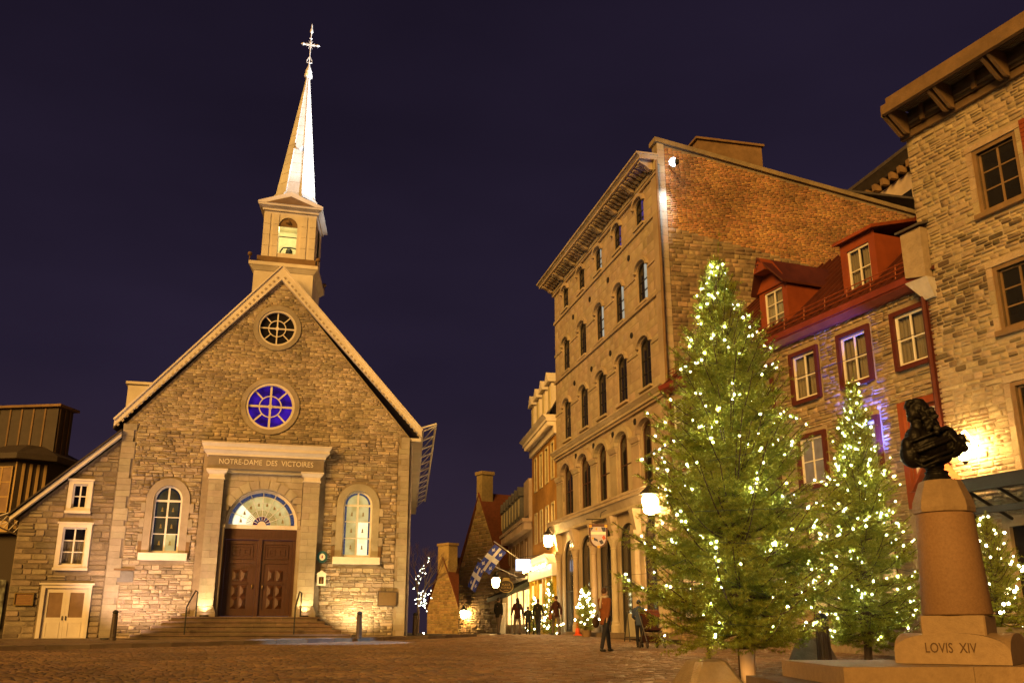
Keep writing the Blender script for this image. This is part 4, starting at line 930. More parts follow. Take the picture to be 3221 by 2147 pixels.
for k in range(14): B(3.27, 3.73, -.115, -.101, 10.95+k*.11, 11.02+k*.11).build('louvre', M_redm, tall)
# roof cornice
mb = MB(); mb.box(-.1, 7.3, -.12, -.002, 13.6, 13.78); mb.box(-.12, 7.3, -.22, -.002, 13.95, 14.08); mb.build('cornice_frieze', M_tan, tall)
mb = MB(); mb.box(.12, 7.5, -.96, -.84, 14.08, 14.34); mb.box(.0, .12, -.84, .5, 14.1, 14.34); mb.box(.0, 7.5, -.84, -.22, 14.3, 14.36); mb.box(.2, 7.5, -.84, 0, 14.362, 14.56); mb.box(-.02, 7.3, -.1, .3, 13.85, 14.30); mb.build('cornice', M_tan, tall)
for j in range(7): B(.14, 7.45, -.80+j*.08, -.765+j*.08, 14.24, 14.299).build('soffit_slat', M_tan, tall)
for x in (.18, 1.62, 3.2, 4.8, 6.4):
    mb = MB(); 
    for s in (-.09, .09): mb.prism([(-.225, 13.62), (-.225, 14.23), (-.84, 14.23), (-.84, 14.05), (-.34, 13.62)], x+s-.045, x+s+.045, 'x')
    mb.build('cornice_bracket', M_tan, tall)
for x in (.8, 2.4, 4.0): B(x-.06, x+.06, -.3, -.23, 13.79, 14.23).build('cornice_stud', M_tan, tall)
# corbel of the fire wall
mb = MB(); mb.prism([(-.34, 9.75), (.3, 9.6), (.3, 10.95), (-.34, 10.95)], -.32, -.08); mb.build('corbel', M_bstone, tall)
mb = MB(); mb.frus((-.02, .3, -.09, .3, 9.1), (-.36, .32, -.34, .3, 9.6)); mb.build('corbel_foot', mat('pale_block', (.6, .55, .52), None, 4, .8, .3, 20), tall)
mb = MB(); mb.add([(-.42, -.42, 10.96), (.36, -.42, 10.96), (.36, .4, 11.25), (-.42, .4, 11.25), (-.42, -.42, 11.02), (.36, -.42, 11.02), (.36, .4, 11.31), (-.42, .4, 11.31)], [(0, 1, 2, 3), (4, 5, 6, 7), (0, 1, 5, 4), (1, 2, 6, 5), (3, 0, 4, 7)]); mb.build('corbel_cap', M_roof, tall)
# steel canopy
mb = MB(); mb.box(.45, 7.2, -1.55, -1.43, 3.95, 4.2); mb.box(.45, .57, -1.42, -.1, 3.95, 4.2); mb.box(.45, 7.2, -1.42, -.12, 4.205, 4.26); mb.box(.6, 7.2, -1.2, -1.1, 3.5, 3.64); mb.build('canopy', M_iron, tall)
for k in range(6): x = .8+k*.75; MB().tube([(x, -1.4, 3.98), (x, -.12, 3.45)], .04, 5).build('canopy_brace', M_iron, tall)
mb = MB(); mb.box(1.36, 3.29, .1, .16, .4, 3.29); mb.build('shop_window', M_glass, tall)

# ------------------------------------------------------------------ houses down the street
M_yell = mat('ochre_brick', (.50, .27, .065), (.36, .185, .045), 5, .85, .3, 30, stain=.3)
M_ytrim = mat('pale_yellow_paint', (.66, .58, .34), None, 4, .6)
M_yshop = mat('yellow_paint', (.62, .40, .03), None, 4, .5)
def lfp(u): return (2.3404+LU[0]*u, 50+LU[1]*u)
yp = lfp(.1); ya = wrot(8.2)
yel = empty('ochre_brick_house', (*yp, .84), ya, 'narrow ochre brick house with pale dormers and yellow shopfront', 'house')
yw = [(-6.9, -6.2), (-5.1, -4.35), (-3.3, -2.5), (-1.5, -.75)]
lo = [rect(a, b, 8.9, 10.75) for a, b in yw]+[rect(a, b, 5.9, 7.5) for a, b in yw]
MB().sheet([rect(-8, -.02, .7, 11.6)]+lo, 0, .25).build('wall', M_yell, yel); B(-7.9, -.1, .3, .32, .8, 11.5).build('interior_wall', M_iron, yel)
for a, b in yw:
    for z0, z1 in ((8.9, 10.75), (5.9, 7.5)):
        mb = MB(); mb.ring(rect(a-.07, b+.07, z0-.08, z1+.1), rect(a, b, z0, z1), -.05, .06); mb.build('window_casing', M_ytrim, yel); sash(yel, a, b, z0, z1, .05, 2, 2, .05, .03, M_tan, M_glass)
mb = MB(); mb.box(-8.1, 0, -.15, -.002, 11.1, 11.5); mb.box(-8.2, .0, -.55, -.002, 11.75, 11.9); mb.frus((-8.2, 0, -.55, -.002, 11.902), (-8.35, 0, -.75, -.002, 12.1)); mb.build('cornice', M_trim, yel)
for k in range(26): B(-7.95+k*.31, -7.8+k*.31, -.5, -.003, 11.505, 11.745).build('bracket', M_trim, yel)
mb = MB(); mb.add([(-8.2, -.4, 12.1), (0, -.4, 12.1), (0, 1.2, 15.0), (-8.2, 1.2, 15.0), (-8.2, 6, 15), (0, 6, 15)], [(0, 1, 2, 3), (3, 2, 5, 4)]); mb.build('roof', M_roof, yel)
for k in range(4):
    a = -7.5+k*1.9; mb = MB(); mb.box(a, a+1.0, -.1, 1.4, 12.3, 14.1); mb.prism([(a-.15, 14.1), (a+1.15, 14.1), (a+.5, 14.75)], -.3, 1.5); d = mb.build('dormer', M_trim, yel); B(a+.2, a+.8, -.13, -.101, 12.6, 13.9).build('dormer_window', M_ytrim, d)
# yellow shopfront
mb = MB(); mb.box(-7.9, -.05, -.5, -.002, 4.35, 4.55); mb.frus((-7.9, -.05, -.5, -.002, 4.552), (-8.0, -.05, -.75, -.002, 4.8)); mb.box(-7.9, -.05, -.3, -.002, 3.75, 4.348); mb.build('shop_cornice', M_trim, yel)
for x in (-7.7, -6.1, -5.2, -3.4, -2.5, -.7): B(x-.2, x+.2, -.22, -.002, .85, 3.74).build('shop_pilaster', M_yshop, yel)
M_shopw = emit('shop_window_glow', (1, .66, .24), 2.6, (.7, .4, .1), 3)
for a, b in ((-5.9, -5.4), (-5.0, -3.6), (-2.3, -.9), (-7.5, -6.3)): B(a, b, -.12, -.1, 1.5, 3.5).build('shop_window', M_shopw, yel); B(a, b, -.18, -.02, .85, 1.49).build('shop_stall_riser', M_yshop, yel)

for k in range(7): MB().ell((-7.4+k*1.1, -.62, 4.28), .07, 8, 6).build('cornice_lamp', emit('cornice_lamp_glow', (1, .62, .22), 170), yel)
def yw_(u, off, z): return (yp[0]+math.cos(ya)*u-math.sin(ya)*off, yp[1]+math.sin(ya)*u+math.cos(ya)*off, z)
wp = yw_(-8.05, 0, .84); wa = wrot(7.2)
M_wrend = mat('pinkish_render', (.56, .44, .33), (.46, .35, .26), 2, .85, .2, 20, stain=.2); M_slate = mat('grey_slate', (.16, .155, .15), (.10, .1, .1), 3, .6, .3, 16)
whi = empty('mansard_house', wp, wa, 'pale rendered house with grey mansard dormers and dark awning', 'house')
ww = [(-11.2+k*2.1, -10.3+k*2.1) for k in range(5)]
MB().sheet([rect(-13.5, -.02, .7, 7.0)]+[rect(a, b, 5.2, 6.35) for a, b in ww], 0, .25).build('wall', M_wrend, whi); B(-13, -.1, .3, .32, .8, 6.9).build('interior_wall', M_iron, whi)
for a, b in ww: mb = MB(); mb.ring(rect(a-.14, b+.14, 5.08, 6.5), rect(a, b, 5.2, 6.35), -.06, .06); mb.build('window_casing', M_tan, whi); sash(whi, a, b, 5.2, 6.35, .05, 2, 2, .06, .04, M_trim, M_glass)
mb = MB(); mb.box(-13.7, 0, -.6, -.002, 7.3, 7.5); mb.build('cornice', M_wrend, whi)
for k in range(30): B(-13.5+k*.45, -13.3+k*.45, -.5, -.003, 6.85, 7.295).build('bracket', M_wrend, whi)
mb = MB(); mb.add([(-13.6, -.3, 7.5), (0, -.3, 7.5), (0, .7, 9.8), (-13.6, .7, 9.8), (0, 6, 10.3), (-13.6, 6, 10.3)], [(0, 1, 2, 3), (3, 2, 4, 5), (0, 3, 5)]); mb.build('roof', M_slate, whi)
B(-2.2, -.02, -.2, 3, 7.5, 9.9).build('party_wall', M_wrend, whi)
for k in range(7):
    a = -13.2+k*1.55; mb = MB(); mb.box(a, a+.85, -.35, .8, 7.75, 9.2); mb.prism([(a-.12, 9.2), (a+.97, 9.2), (a+.42, 9.85)], -.45, 1.2); d = mb.build('dormer', M_slate, whi); B(a+.15, a+.7, -.38, -.351, 7.95, 9.05).build('dormer_window', M_ytrim, d)
M_awn = mat('green_awning', (.030, .034, .022), (.02, .022, .015), 4, .8)
mb = MB(); mb.prism([(-.05, 3.9), (-1.5, 3.2), (-1.5, 2.9), (-.05, 3.6)], -12, -.1, 'x'); mb.build('awning', M_awn, whi); mb = MB(); mb.box(-12.2, 0, -.4, -.002, 3.92, 4.12); mb.build('shop_fascia', M_trim, whi)
for x in (-11, -8, -5, -2): B(x-.9, x+.9, -.1, -.03, 1.4, 3.4).build('shop_window', M_shopw, whi)
for k in range(4): MB().tube([(-3.6+k*.75, -1.5, .85), (-3.6+k*.75, -1.5, 2.6)], .07, 8).build('shop_post', M_trimw, whi)

def gable_house(name, loc, rz, w, d, eave, peak, label, chim, roofm, wallm, front=True):
    h = empty(name, loc, rz, label, 'house')
    z0 = loc[2]
    MB().sheet([[(0, z0), (w, z0), (w, eave), (w/2, peak), (0, eave)]], 0).build('gable_wall', M_rmort, h)
    cells = courses((z0+.1, peak-.2), lambda z_: (0, w) if z_ < eave else ((z_-eave)/(peak-eave)*w/2, w-(z_-eave)/(peak-eave)*w/2), [], (.18, .34), (.3, .8), 91)
    lay(h, 'stone', cells, wallm, (.02, .06), 120, 92, .03, rest_name='stonework')
    B(w-.02, w+.3, .01, d, z0, eave-.25).build('front_wall', M_rmort, h)
    mb = MB(); mb.add([(w+.4, -.15, eave-.2), (w+.4, d, eave-.2), (w/2, d, peak+.1), (w/2, -.15, peak+.1), (-.3, -.15, eave-.1), (-.3, d, eave-.1), (w+.4, -.15, eave-.02), (w+.4, d, eave-.02), (w/2, d, peak+.28), (w/2, -.15, peak+.28)], [(0, 1, 2, 3), (4, 5, 2, 3), (6, 7, 8, 9), (0, 3, 9, 6)]); mb.build('roof', roofm, h)
    a, b, zt = chim; mb = MB(); mb.box(w/2-a/2, w/2+a/2, -.05, b, peak-1.4, zt); mb.box(w/2-a/2-.1, w/2+a/2+.1, -.15, b+.1, zt, zt+.25); mb.build('chimney', wallm, h)
    return h
M_rroof = mat('red_shingle', (.20, .065, .028), (.13, .04, .018), 5, .8, .4, 18, stain=.2)
M_fars = mat('far_stone', (.40, .28, .13), (.26, .18, .085), 5, .9, .6, 20, vary=.35, stain=.25)
gable_house('chimney_house', (-4.0, 74, .3), R(-58), 6.0, 12, 5.2, 10.6, 'steep stone gable house with tall chimney behind the flags', (.8, .9, 12.2), M_rroof, M_fars)
gable_house('small_gable_house', (-8.9, 104, -1.5), R(-50), 5.4, 8, 3.2, 8.1, 'small far stone house with red roof and stub chimney', (1.9, 1.1, 9.5), M_rroof, M_fars)

# half timbered house at the left edge
ht = empty('half_timbered_house', (-21.6, 43.0, .8), R(-8), 'dark half-timbered house with corner bay beside the lean-to', 'house')
M_tim = mat('dark_timber', (.045, .03, .018), None, 6, .7, .4, 20, stretch=(6, 6, 1)); M_cream2 = mat('ochre_plaster', (.50, .34, .14), (.4, .26, .1), 3, .85, .2, 20, stain=.2)
mb = MB(); mb.box(-9, -.7, .5, 10, 0.8, 8.6); mb.build('wall', M_tim, ht)
mb = MB(); mb.prism([(-2.4, .0), (-.9, .0), (0, .9), (0, 3), (-2.4, 3)], 5.2, 8.5, 'z'); mb.build('bay', M_tim, ht)
for x0, x1 in ((-2.38, -2.28), (-1.0, -.93)): B(x0, x1, -.05, -.002, 5.9, 8.4).build('timber', M_cream2, ht)
B(-2.38, -.93, -.05, -.002, 5.25, 5.75).build('plaster_panel', M_cream2, ht)
B(-8.5, -2.5, .44, .498, 5.3, 6.2).build('plaster_panel', M_cream2, ht)
sash(ht, -2.15, -1.1, 6.1, 8.2, -.08, 2, 3, .05, .05, M_cream2, M_gl2)
for t_ in (.18, .42, .66, .9):
    x, y = -.9+.9*t_, .9*t_; o = B(-.06, .06, -.04, 0, 5.4, 8.35).build('timber', M_cream2, ht, loc=(x, y, 0)); o.rotation_euler = (0, 0, R(45))
mb = MB(); mb.prism([(-2.9, -.5), (-.7, -.5), (.5, .7), (.5, 3.2), (-2.9, 3.2)], 8.5, 8.75, 'z'); mb.add([(-2.9, -.5, 8.752), (-.7, -.5, 8.752), (.5, .7, 8.752), (.5, 3.2, 8.752), (-2.0, .6, 9.3), (-1.0, .6, 9.3), (-.6, 1.2, 9.3), (-.6, 3, 9.3)], [(0, 1, 5, 4), (1, 2, 6, 5), (2, 3, 7, 6)]); mb.build('bay_roof', M_roofb, ht)
mb = MB(); mb.box(-9, -.1, 1.2, 2.4, 8.7, 11.2); mb.build('attic', M_roofb, ht)
for k in range(14): B(-8.6+k*.6, -8.52+k*.6, 1.16, 1.198, 8.75, 11.15).build('batten', M_tan, ht)
for k in range(3): B(-.098, -.06, 1.3+k*.4, 1.36+k*.4, 8.75, 11.15).build('batten', M_tan, ht)
sash(ht, -4.6, -3.4, 6.2, 8.0, .40, 2, 3, .05, .05, M_cream2, M_gl2)
mb = MB(); mb.box(-9.2, .1, 1.0, 2.6, 11.202, 11.32); mb.build('attic_cornice', M_tan, ht)
mb = MB(); mb.add([(-7, -2.2, 10.4), (-2.9, -1.0, 8.3), (-2.9, 3, 8.3), (-7, 3, 10.4), (-7, -2.2, 10.2), (-2.9, -1.0, 8.1), (-2.9, 3, 8.1)], [(0, 1, 2, 3), (0, 4, 5, 1), (1, 5, 6, 2)]); mb.build('gable_roof', M_tan, ht)
B(-1.9, -1.0, -.0, .499, 1.2, 3.2).build('shop_window', emit('dim_shop_glow', (.9, .5, .1), .35, (.2, .1, .02), 3), ht)

# ------------------------------------------------------------------ lamps
M_lampg = emit('lantern_glow', (1, .60, .2), 190)
def wall_lantern(loc, wall, label, strength=None, size=1.0):
    """lantern at loc carried by an arm from the wall point"""
    t = empty('wall_lantern', (loc[0], loc[1], loc[2]-.3*size), 0, label, 'lantern', 'street lanterns on house walls'); b = loc[2]
    s = size; lx, ly = loc[0], loc[1]
    def bd(mb, name, m, sm=False):
        me = mb.mesh(name, 0, sm); me.transform(Matrix.Translation((0, 0, .3*s))); return link(name, me, m, t)
    bd(MB().lathe([(.06*s, -.2*s), (.13*s, -.14*s), (.16*s, .1*s), (.1*s, .18*s)], n=8), 'glass', M_lampg)
    mb = MB(); mb.lathe([(.2*s, .185*s), (.19*s, .22*s), (.07*s, .33*s), (.03*s, .42*s)], n=8); mb.lathe([(.03*s, -.3*s), (.08*s, -.22*s), (.08*s, -.205*s)], n=8); bd(mb, 'cap', M_iron)
    d = Vector((wall[0]-lx, wall[1]-ly, wall[2]-b))
    bd(MB().tube([(0, 0, .42*s), (d.x*.3, d.y*.3, .5*s), (d.x*.8, d.y*.8, d.z*.6+.35*s), (d.x, d.y, d.z)], .022*s, 6), 'arm', M_iron)
    return t
wall_lantern(lw(.25, -.55, 5.42), lw(.3, -.05, 5.25), 'glowing wall lantern at the limestone corner nearest the yellow shop', size=1.5)
wall_lantern(lw(15.0, -.70, 5.5), lw(15.2, -.05, 5.4), 'glowing wall lantern half hidden by the big fir', size=1.9)
wall_lantern((-.92, 56, 3.66), (.35, 56.2, 3.7), 'glowing lantern beside the oval hanging sign', size=1.4)
wall_lantern((-3.55, 72.5, 2.15), (-3.3, 72.95, 2.1), 'small glowing lantern low on the chimney house', size=1.5)
SU = (math.cos(wrot(25)), math.sin(wrot(25))); SN = (-SU[1], SU[0])
def tw_(u, off, z): return (10.577+SU[0]*u+SN[0]*off, 22.842+SU[1]*u+SN[1]*off, z)
RU = (math.cos(wrot(22)), math.sin(wrot(22))); RN = (-RU[1], RU[0])
def rw_(u, off, z): return (5.9027+RU[0]*u+RN[0]*off, 34.812+RU[1]*u+RN[1]*off, z)
M_lampg2 = emit('bright_lantern_glow', (1, .60, .18), 230)
t = wall_lantern(tw_(.78, -.42, 5.05), tw_(.8, -.05, 5.0), 'bright wall lantern behind the bust on the tall stone house')
t.children[0].data = t.children[0].data.copy(); t.children[0].data.materials[0] = M_lampg2

def flood(loc, aim, col, energy, cone, label, size=.06, up=True, group='floodlights in the paving', mname='warm_flood_lens', lens=6):
    t = empty('floodlight', loc, 0, label, 'floodlight', group)
    mb = MB().lathe([(.17, .0), (.17, .05), (.14, .055), (.14, .045)], n=16); link('housing', mb.mesh('housing'), M_iron, t)
    link('lens', MB().lathe([(.135, .046), (.13, .05)], n=16).mesh('lens'), emit(mname, col, lens), t)
    lamp('flood_lamp', 'SPOT', (loc[0], loc[1], loc[2]+.09), col, energy, size, aim, cone, .7)
    return t
q = ch_world(-5.3, -3.3, pav_z(34.5)+.02); flood(q, ch_world(-3.9, .05, 5.0), (1, .64, .45), 1500, 105, 'ground floodlight washing the church wall beside the lean-to')
q = ch_world(3.5, -1.45, pav_z(38.6)+.02); flood(q, ch_world(3.9, .05, 3.9), (1, .74, .36), 560, 130, 'ground floodlight by the bollard under the lit arched window')
for i, (xa, xb) in enumerate(((-2.5, -1.92), (1.22, 1.88))):
    q = ch_world((xa+xb)/2, -.62, 1.562); flood(q, ch_world((xa+xb)/2, -.30, 3.2), (1, .80, .32), 110, 105, ('small floodlight at the foot of the pilaster by the unlit window', 'small floodlight at the foot of the pilaster by the wall shrine')[i], .03)
for u in (-1.2, .6):
    lamp('belfry_lamp', 'POINT', ch_world(-.1, 1.9+.9*(u > 0), 18.9), (1, .86, .42), 75, .1); break
# spotlight on the limestone corner, aimed at the spire
sp = lw(16.62, .45, 18.75)
t = empty('spotlight', (sp[0], sp[1], sp[2]-.25), 0, 'white spotlight on a bracket at the brick corner under the parapet', 'spotlight')
tgt = Vector(ch_world(0, 2.4, 22.5)); d = (tgt-Vector(sp)).normalized()
me = MB().tube([(0, 0, 0), tuple(d*.18)], [.10, .17], 14).mesh('housing'); link('housing', me, M_iron, t, (0, 0, .25))
me = MB().ell(tuple(d*.2), .17, 12, 8).mesh('lens'); link('lens', me, emit('cold_lens', (.85, .92, 1), 25), t, (0, 0, .25))
me = MB().tube([(0, 0, 0), (-.1, .5, .02), (-.2, .95, .3)], .035, 6).mesh('bracket'); link('bracket', me, M_tan, t, (0, 0, .25))
sq_ = lw(9.2, -.62, 19.62)
t2 = empty('spotlight', sq_, 0, 'spotlight lying on the limestone cornice aimed at the church spire', 'spotlight'); link('housing', MB().tube([(0, 0, .12), (-.18, 0, .18)], [.08, .13], 12).mesh('housing'), M_iron, t2); link('foot', MB().box(-.12, .08, -.08, .08, 0, .04).mesh('foot'), M_iron, t2)
lamp('spire_spot', 'SPOT', (sq_[0]-.25, sq_[1], sq_[2]+.22), (.93, .96, 1), 25000, .1, ch_world(.3, 2.4, 25.2), 50, .6)
lamp('spire_spill', 'SPOT', lw(16.45, .4, 18.6), (.75, .87, 1), 620, .15, lw(15.58, .12, 17.3), 46, 1)
lamp('paving_spot', 'SPOT', Vector(sp)+d*.3+Vector((0, 0, -.3)), (.30, .60, 1), 30000, .1, (-6.2, 35.2, .7), 13, .3)
sq2 = lw(13.4, -.62, 19.62)
t2 = empty('spotlight', sq2, 0, 'added second spotlight on the limestone cornice nearer the brick corner', 'spotlight'); link('housing', MB().tube([(0, 0, .12), (-.18, 0, .18)], [.08, .13], 12).mesh('housing'), M_iron, t2); link('foot', MB().box(-.12, .08, -.08, .08, 0, .04).mesh('foot'), M_iron, t2)
lamp('spire_spot', 'SPOT', (sq2[0]-.25, sq2[1], sq2[2]+.22), (.93, .96, 1), 17000, .1, ch_world(.15, 2.4, 25.6), 32, .25)  # added lamp, no such source seen: whitens the spire's front facets
# violet uplight on the red house
q = rw_(11.0, -.5, 4.9)
t = empty('uplight', q, 0, 'violet uplight on the stone wall of the red roofed house', 'uplight')
link('housing', MB().lathe([(.07, -.12), (.1, -.1), (.1, .03)], n=10).mesh('housing'), M_iron, t); link('lens', MB().lathe([(.09, .031), (.085, .036)], n=10).mesh('lens'), emit('violet_lens', (.35, .4, 1), 18), t)
lamp('violet_lamp', 'SPOT', (q[0], q[1], q[2]+.06), (.08, .12, 1), 2300, .03, rw_(10.0, -.05, 7.2), 50, .9)

# ------------------------------------------------------------------ firs with strings of lights
M_need = mat('fir_needles', (.32, .33, .035), (.18, .21, .025), 3, .6, 0, 10, vary=.4, spec=.25)
_n = M_need.node_tree.nodes; _l = M_need.node_tree.links; _tr = _n.new('ShaderNodeBsdfTranslucent'); _mx = _n.new('ShaderNodeMixShader'); _mx.inputs[0].default_value = .42
_l.new(_n['Principled BSDF'].inputs['Base Color'].links[0].from_socket, _tr.inputs[0]); _l.new(_n['Principled BSDF'].outputs[0], _mx.inputs[1]); _l.new(_tr.outputs[0], _mx.inputs[2]); _l.new(_mx.outputs[0], _n['Material Output'].inputs[0])
M_bulb = emit('led_bulb', (.93, 1, .68), 440); M_bulbw = emit('warm_bulb', (1, .88, .5), 22)
def fir(name, loc, H, z0, Rm, seed, label, nb=330, nbulb=240, needle=.034, bulb_r=.017, bm=None, top_shift=(0, 0), dens=1.0, group='decorated firs', power=.85):
    r = np.random.default_rng(seed); rr = random.Random(seed)
    t = empty(name, loc, 0, label, 'fir tree', group)
    tx, ty = top_shift
    def axis(z): k = z/H; return np.array([tx*k, ty*k, z])
    MB().tube([(0, 0, 0), tuple(axis(H*.4)), tuple(axis(H*.8)), tuple(axis(H))], [.018*H**.75+.02, .014*H**.75+.01, .012, .004], 8).build('trunk', M_bark, None).parent = t
    S, E, TW = [], [], []; br = MB(); tips = []
    for i in range(nb):
        k = (i+.5)/nb; k = k**.93; z = z0+(H*.985-z0)*k
        L = Rm*((1-k)**power)*(.62+.38*min(1, k/.12))*rr.choice((rr.uniform(.55, .95), rr.uniform(.85, 1.2)))+.12*min(1, H/4); az = i*2.39996+rr.uniform(-.4, .4)
        el = R(-12+66*k**1.0+rr.uniform(-12, 12)); 
        d = np.array([math.cos(az)*math.cos(el), math.sin(az)*math.cos(el), math.sin(el)]); a0 = axis(z)
        droop = .10*L*(1-k); n = 6
        pts = [a0+d*L*s+np.array([0, 0, -droop*math.sin(math.pi*s)+.26*L*s*s]) for s in np.linspace(0, 1, n)]
        br.tube([tuple(p) for p in pts], [.006+.008*L*(1-s) for s in np.linspace(0, 1, n)], 4)
        side = np.cross(d, [0, 0, 1.]); side /= np.linalg.norm(side)+1e-9
        m = max(3, int(L/.07*dens))
        for j in range(m):
            s = .12+.88*(j+.5)/m; p = a0+d*L*s+np.array([0, 0, -droop*math.sin(math.pi*s)+.26*L*s*s])
            sg = 1 if j % 2 else -1; l = min(.42, .10+.42*(1-s)*L)*rr.uniform(.7, 1.25)
            an = R(rr.uniform(38, 62)); dd = d*math.cos(an)+side*sg*math.sin(an)+np.array([0, 0, rr.uniform(-.15, .42)]); dd /= np.linalg.norm(dd)
            S.append(p); E.append(p+dd*l)
            if l > .2:
                for q in (.35, .6, .8):
                    s2 = rr.choice((-1, 1)); d2 = dd*.75+np.cross(dd, [0, 0, 1.])*s2*.62+np.array([0, 0, rr.uniform(-.2, .2)]); d2 /= np.linalg.norm(d2); S.append(p+dd*l*q); E.append(p+dd*l*q+d2*l*.42)
        for a, b in zip(pts[1:], pts[2:]): S.append(a); E.append(b)
        tips.append((z, az, pts[-1], pts[-2], pts[3], L))
    br.build('branches', M_bark, None).parent = t
    # leader shoots
    for j in range(9):
        z = H*(1-.012*j)-.02; az = j*2.2; p = axis(z-.1*min(1, H/5)); S.append(p); E.append(p+np.array([math.cos(az)*.09, math.sin(az)*.09, .34 if j else .6])*min(1, H/5))
    S, E = np.array(S), np.array(E); ln = np.linalg.norm(E-S, axis=1); cnt = np.maximum(8, (ln/(needle*.15)).astype(int))
    idx = np.repeat(np.arange(len(S)), cnt); N = len(idx); u = r.random(N); ax = ((E-S)/ln[:, None])[idx]
    ref = np.where(np.abs(ax[:, 2:3]) < .9, np.array([[0, 0, 1.]]), np.array([[1., 0, 0]])); a = np.cross(ax, ref); a /= np.linalg.norm(a, axis=1, keepdims=True); b = np.cross(ax, a)
    ph = r.random(N)*2*np.pi; rad = a*np.cos(ph)[:, None]+b*np.sin(ph)[:, None]; inc = r.uniform(.7, 1.1, N)[:, None]
    dr = ax*np.cos(inc)+rad*np.sin(inc); p0 = S[idx]+ax*(u*ln[idx])[:, None]; nl = (needle*r.uniform(.7, 1.15, N))[:, None]
    wv = np.cross(dr, r.normal(size=(N, 3))); wv /= np.linalg.norm(wv, axis=1, keepdims=True); wv *= needle*.095
    Vn = np.stack([p0-wv, p0+wv, p0+dr*nl], 1).reshape(-1, 3)
    cr = link('crown', np_mesh('crown', Vn, [np.arange(N*3).reshape(-1, 3)]), M_need, t); cr['kind'] = 'stuff'
    # lights
    if nbulb:
        sl = empty('string_lights', loc, 0, None, None); 
        bme = MB().ell((0, 0, 0), bulb_r, 8, 5).mesh('bulb', 0, True); bme.materials.append(bm or M_bulb)
        bp = []
        for j in range(nbulb):
            tp = rr.choice(tips)
            while rr.random() > .08+tp[5]/Rm: tp = rr.choice(tips)
            s = rr.uniform(.35, .95)
            P = tp[4]+(tp[2]-tp[4])*s if rr.random() < .75 else tp[3]+(tp[2]-tp[3])*s
            P = P+np.array([rr.uniform(-.05, .05), rr.uniform(-.05, .05), rr.uniform(0, .05)]); bp.append((P, tp[0]))
        for P, _ in bp:
            o = bpy.data.objects.new('bulb', bme); COL.objects.link(o); o.parent = sl; o.location = P; k_ = rr.uniform(.65, 1.25); o.scale = (k_, k_, k_)
        bp.sort(key=lambda q: (round(q[0][2]/(.055*H)), math.atan2(q[0][1], q[0][0])))
        mb = MB(); mb.tube([tuple(q[0]-np.array([0, 0, bulb_r])) for q in bp], .003, 3); mb.build('wire', M_iron, None).parent = sl
        return t, sl
    return t, None
f1, s1 = fir('fir_tree', (3.10, 13.35, gz(13.35)), 6.12, .74, 1.62, 5, 'tallest fir with white lights standing in a white pipe, foremost of all', 460, 300, .052, .0088, top_shift=(-.04, 0), dens=1.0)
tag(s1, 'white light string wound through the tallest foremost fir', 'string lights', 'strings of lights on the firs')
f2, s2 = fir('fir_tree', (7.32, 20.6, gz(20.6)), 5.95, .5, 1.32, 8, 'fir with white lights between the tallest fir and the bust', 400, 240, .055, .0108, top_shift=(.28, 0))
tag(s2, 'white light string wound through the fir beside the bust', 'string lights', 'strings of lights on the firs')
f3, s3 = fir('fir_tree', (8.35, 17, 1.10), 1.85, .0, .85, 9, 'small fir with large warm bulbs on a planter behind the pedestal', 150, 70, .045, .024, M_bulbw)
tag(s3, 'large warm bulbs on the small fir behind the pedestal', 'string lights', 'strings of lights on the firs')
f4, s4 = fir('fir_tree', (3.15, 42.2, gz(42)+.25), 1.75, .1, .62, 10, 'small fir with warm bulbs by the traffic cone', 110, 44, .06, .045, M_bulbw)
tag(s4, 'warm bulbs on the small fir by the traffic cone', 'string lights', 'strings of lights on the firs')
f5, s5 = fir('fir_tree', (1.88, 48.4, gz(48)), 2.5, .1, .62, 12, 'slim fir with warm bulbs before the yellow shopfront', 110, 46, .06, .05, M_bulbw)
tag(s5, 'warm bulbs on the slim fir before the yellow shopfront', 'string lights', 'strings of lights on the firs')
f6, s6 = fir('fir_tree', (1.08, 49.6, gz(48)), 1.7, .1, .5, 13, 'low fir with warm bulbs behind the walking people', 80, 30, .06, .045, M_bulbw)
tag(s6, 'warm bulbs on the low fir behind the walking people', 'string lights', 'strings of lights on the firs')
pl = MB().frus((-.42, .42, -.42, .42, 0), (-.48, .48, -.48, .48, .82)).build('planter', mat('grey_planter', (.22, .19, .15), None, 5, .8, .3, 20), loc=(8.35, 17, gz(17))); tag(pl, 'grey planter box under the small fir behind the pedestal', 'planter')
for i, (x, y_, lb) in enumerate(((3.15, 42.2, 'round pot under the small fir by the traffic cone'),)):
    tag(MB().lathe([(.16, 0), (.22, .28), (.2, .28)], n=14).build('pot', M_tan, loc=(x, y_, gz(y_))), lb, 'pot')
